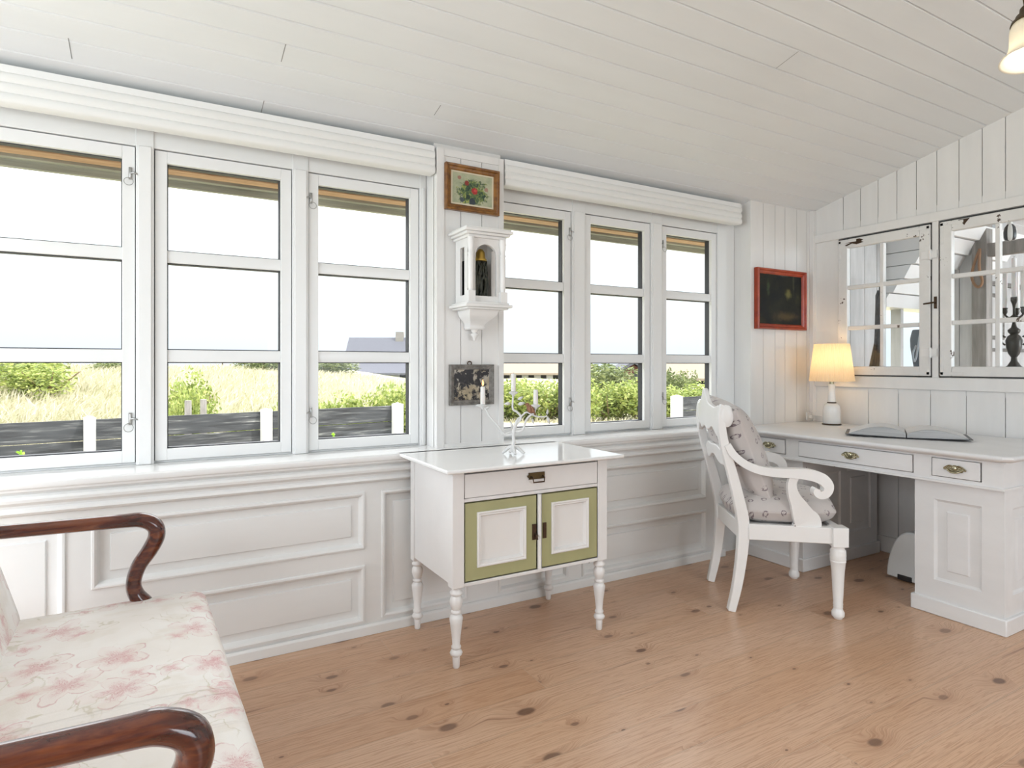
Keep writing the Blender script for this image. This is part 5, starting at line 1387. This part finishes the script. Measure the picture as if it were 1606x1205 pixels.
h2 = gable('long_house', 'long low black timber house outside the window right of the pier', 850, 50, R(-30), 7.5, 4., -1.0, .55, 1.25, M['house_b'], M['thatch'])
for k in range(6): MB().box(-2.6+k*.95, -2.1+k*.95, -2.05, -1.98, .0, .35).build('window', M['house_w'], h2, smooth=0)
h3 = gable('cabin', 'small dark red cabin with a pale gable trim outside the fifth window', 986, 30, R(60), 2.4, 1.5, -.8, .78, 1.22, M['house_r'], M['roof_g'])
MB().box(-1.26, -1.18, -.35, .0, .4, .8).build('window', M['pane_d'], h3, smooth=0)
h4 = gable('thatched_house', 'wide sandy-roofed house outside the rightmost window', 1075, 42, R(-30), 5.2, 5., -.6, .35, 1.35, M['house_b'], M['thatch'])
MB().box(-.4, .1, -.3, .3, 1.2, 1.6).build('chimney', M['greyfr'], h4, smooth=0)

# ------------------------------------------------------------------ light
w = bpy.data.worlds.new('sky'); S.world = w; w.use_nodes = True; nt = w.node_tree; nt.nodes.clear()
out = nt.nodes.new('ShaderNodeOutputWorld'); bg = nt.nodes.new('ShaderNodeBackground')
tc = nt.nodes.new('ShaderNodeTexCoord'); sp = nt.nodes.new('ShaderNodeSeparateXYZ'); rp = nt.nodes.new('ShaderNodeValToRGB')
nt.links.new(tc.outputs['Generated'], sp.inputs[0]); nt.links.new(sp.outputs[2], rp.inputs[0])
rp.color_ramp.elements[0].position = .02; rp.color_ramp.elements[0].color = (.218, .242, .262, 1)
e_ = rp.color_ramp.elements.new(.16); e_.color = (.30, .32, .33, 1)
rp.color_ramp.elements[2].position = .36; rp.color_ramp.elements[2].color = (.97, .985, 1., 1)
nt.links.new(rp.outputs[0], bg.inputs[0]); bg.inputs[1].default_value = 3.9
nt.links.new(bg.outputs[0], out.inputs[0])
sun = bpy.data.lights.new('sun', 'SUN'); sun.energy = 3.2; sun.angle = R(3); sun.color = (1, .96, .9)
so = bpy.data.objects.new('sun', sun); COL.objects.link(so)
so.rotation_euler = (R(40), 0, R(40))     # high, from behind the house and to the right
def fill_light(name, loc, rot, sx, sy, e, col=(.82, .91, 1.)):
    """area lamp added outside an unseen opening to brighten the rooms"""
    L = bpy.data.lights.new(name, 'AREA'); L.shape = 'RECTANGLE'; L.size = sx; L.size_y = sy; L.energy = e; L.color = col
    o = bpy.data.objects.new(name, L); COL.objects.link(o); o.location = loc; o.rotation_euler = rot; return o
fill_light('fill_west_opening', (XL-.15, 1.05, 1.35), (0, R(-90), 0), 1.8, 2.6, 60)  # added lamp outside the unseen west opening, strengthens light from the left
fill_light('fill_south_opening', (2.3, YB-.15, 1.5), (R(90), 0, 0), 2.1, 1.4, 36)  # added fill from behind the camera, lifts panelling, chair and floor
fill_light('fill_far_room_opening', (6.4, YB-.15, 1.5), (R(90), 0, 0), 2.6, 1.4, 190)  # added lamp, out of view, brightens the room beyond

S.view_settings.view_transform = 'Standard'; S.view_settings.look = 'None'; S.view_settings.gamma = 1.0
S.view_settings.exposure = 0.22; S.view_settings.use_curve_mapping = False
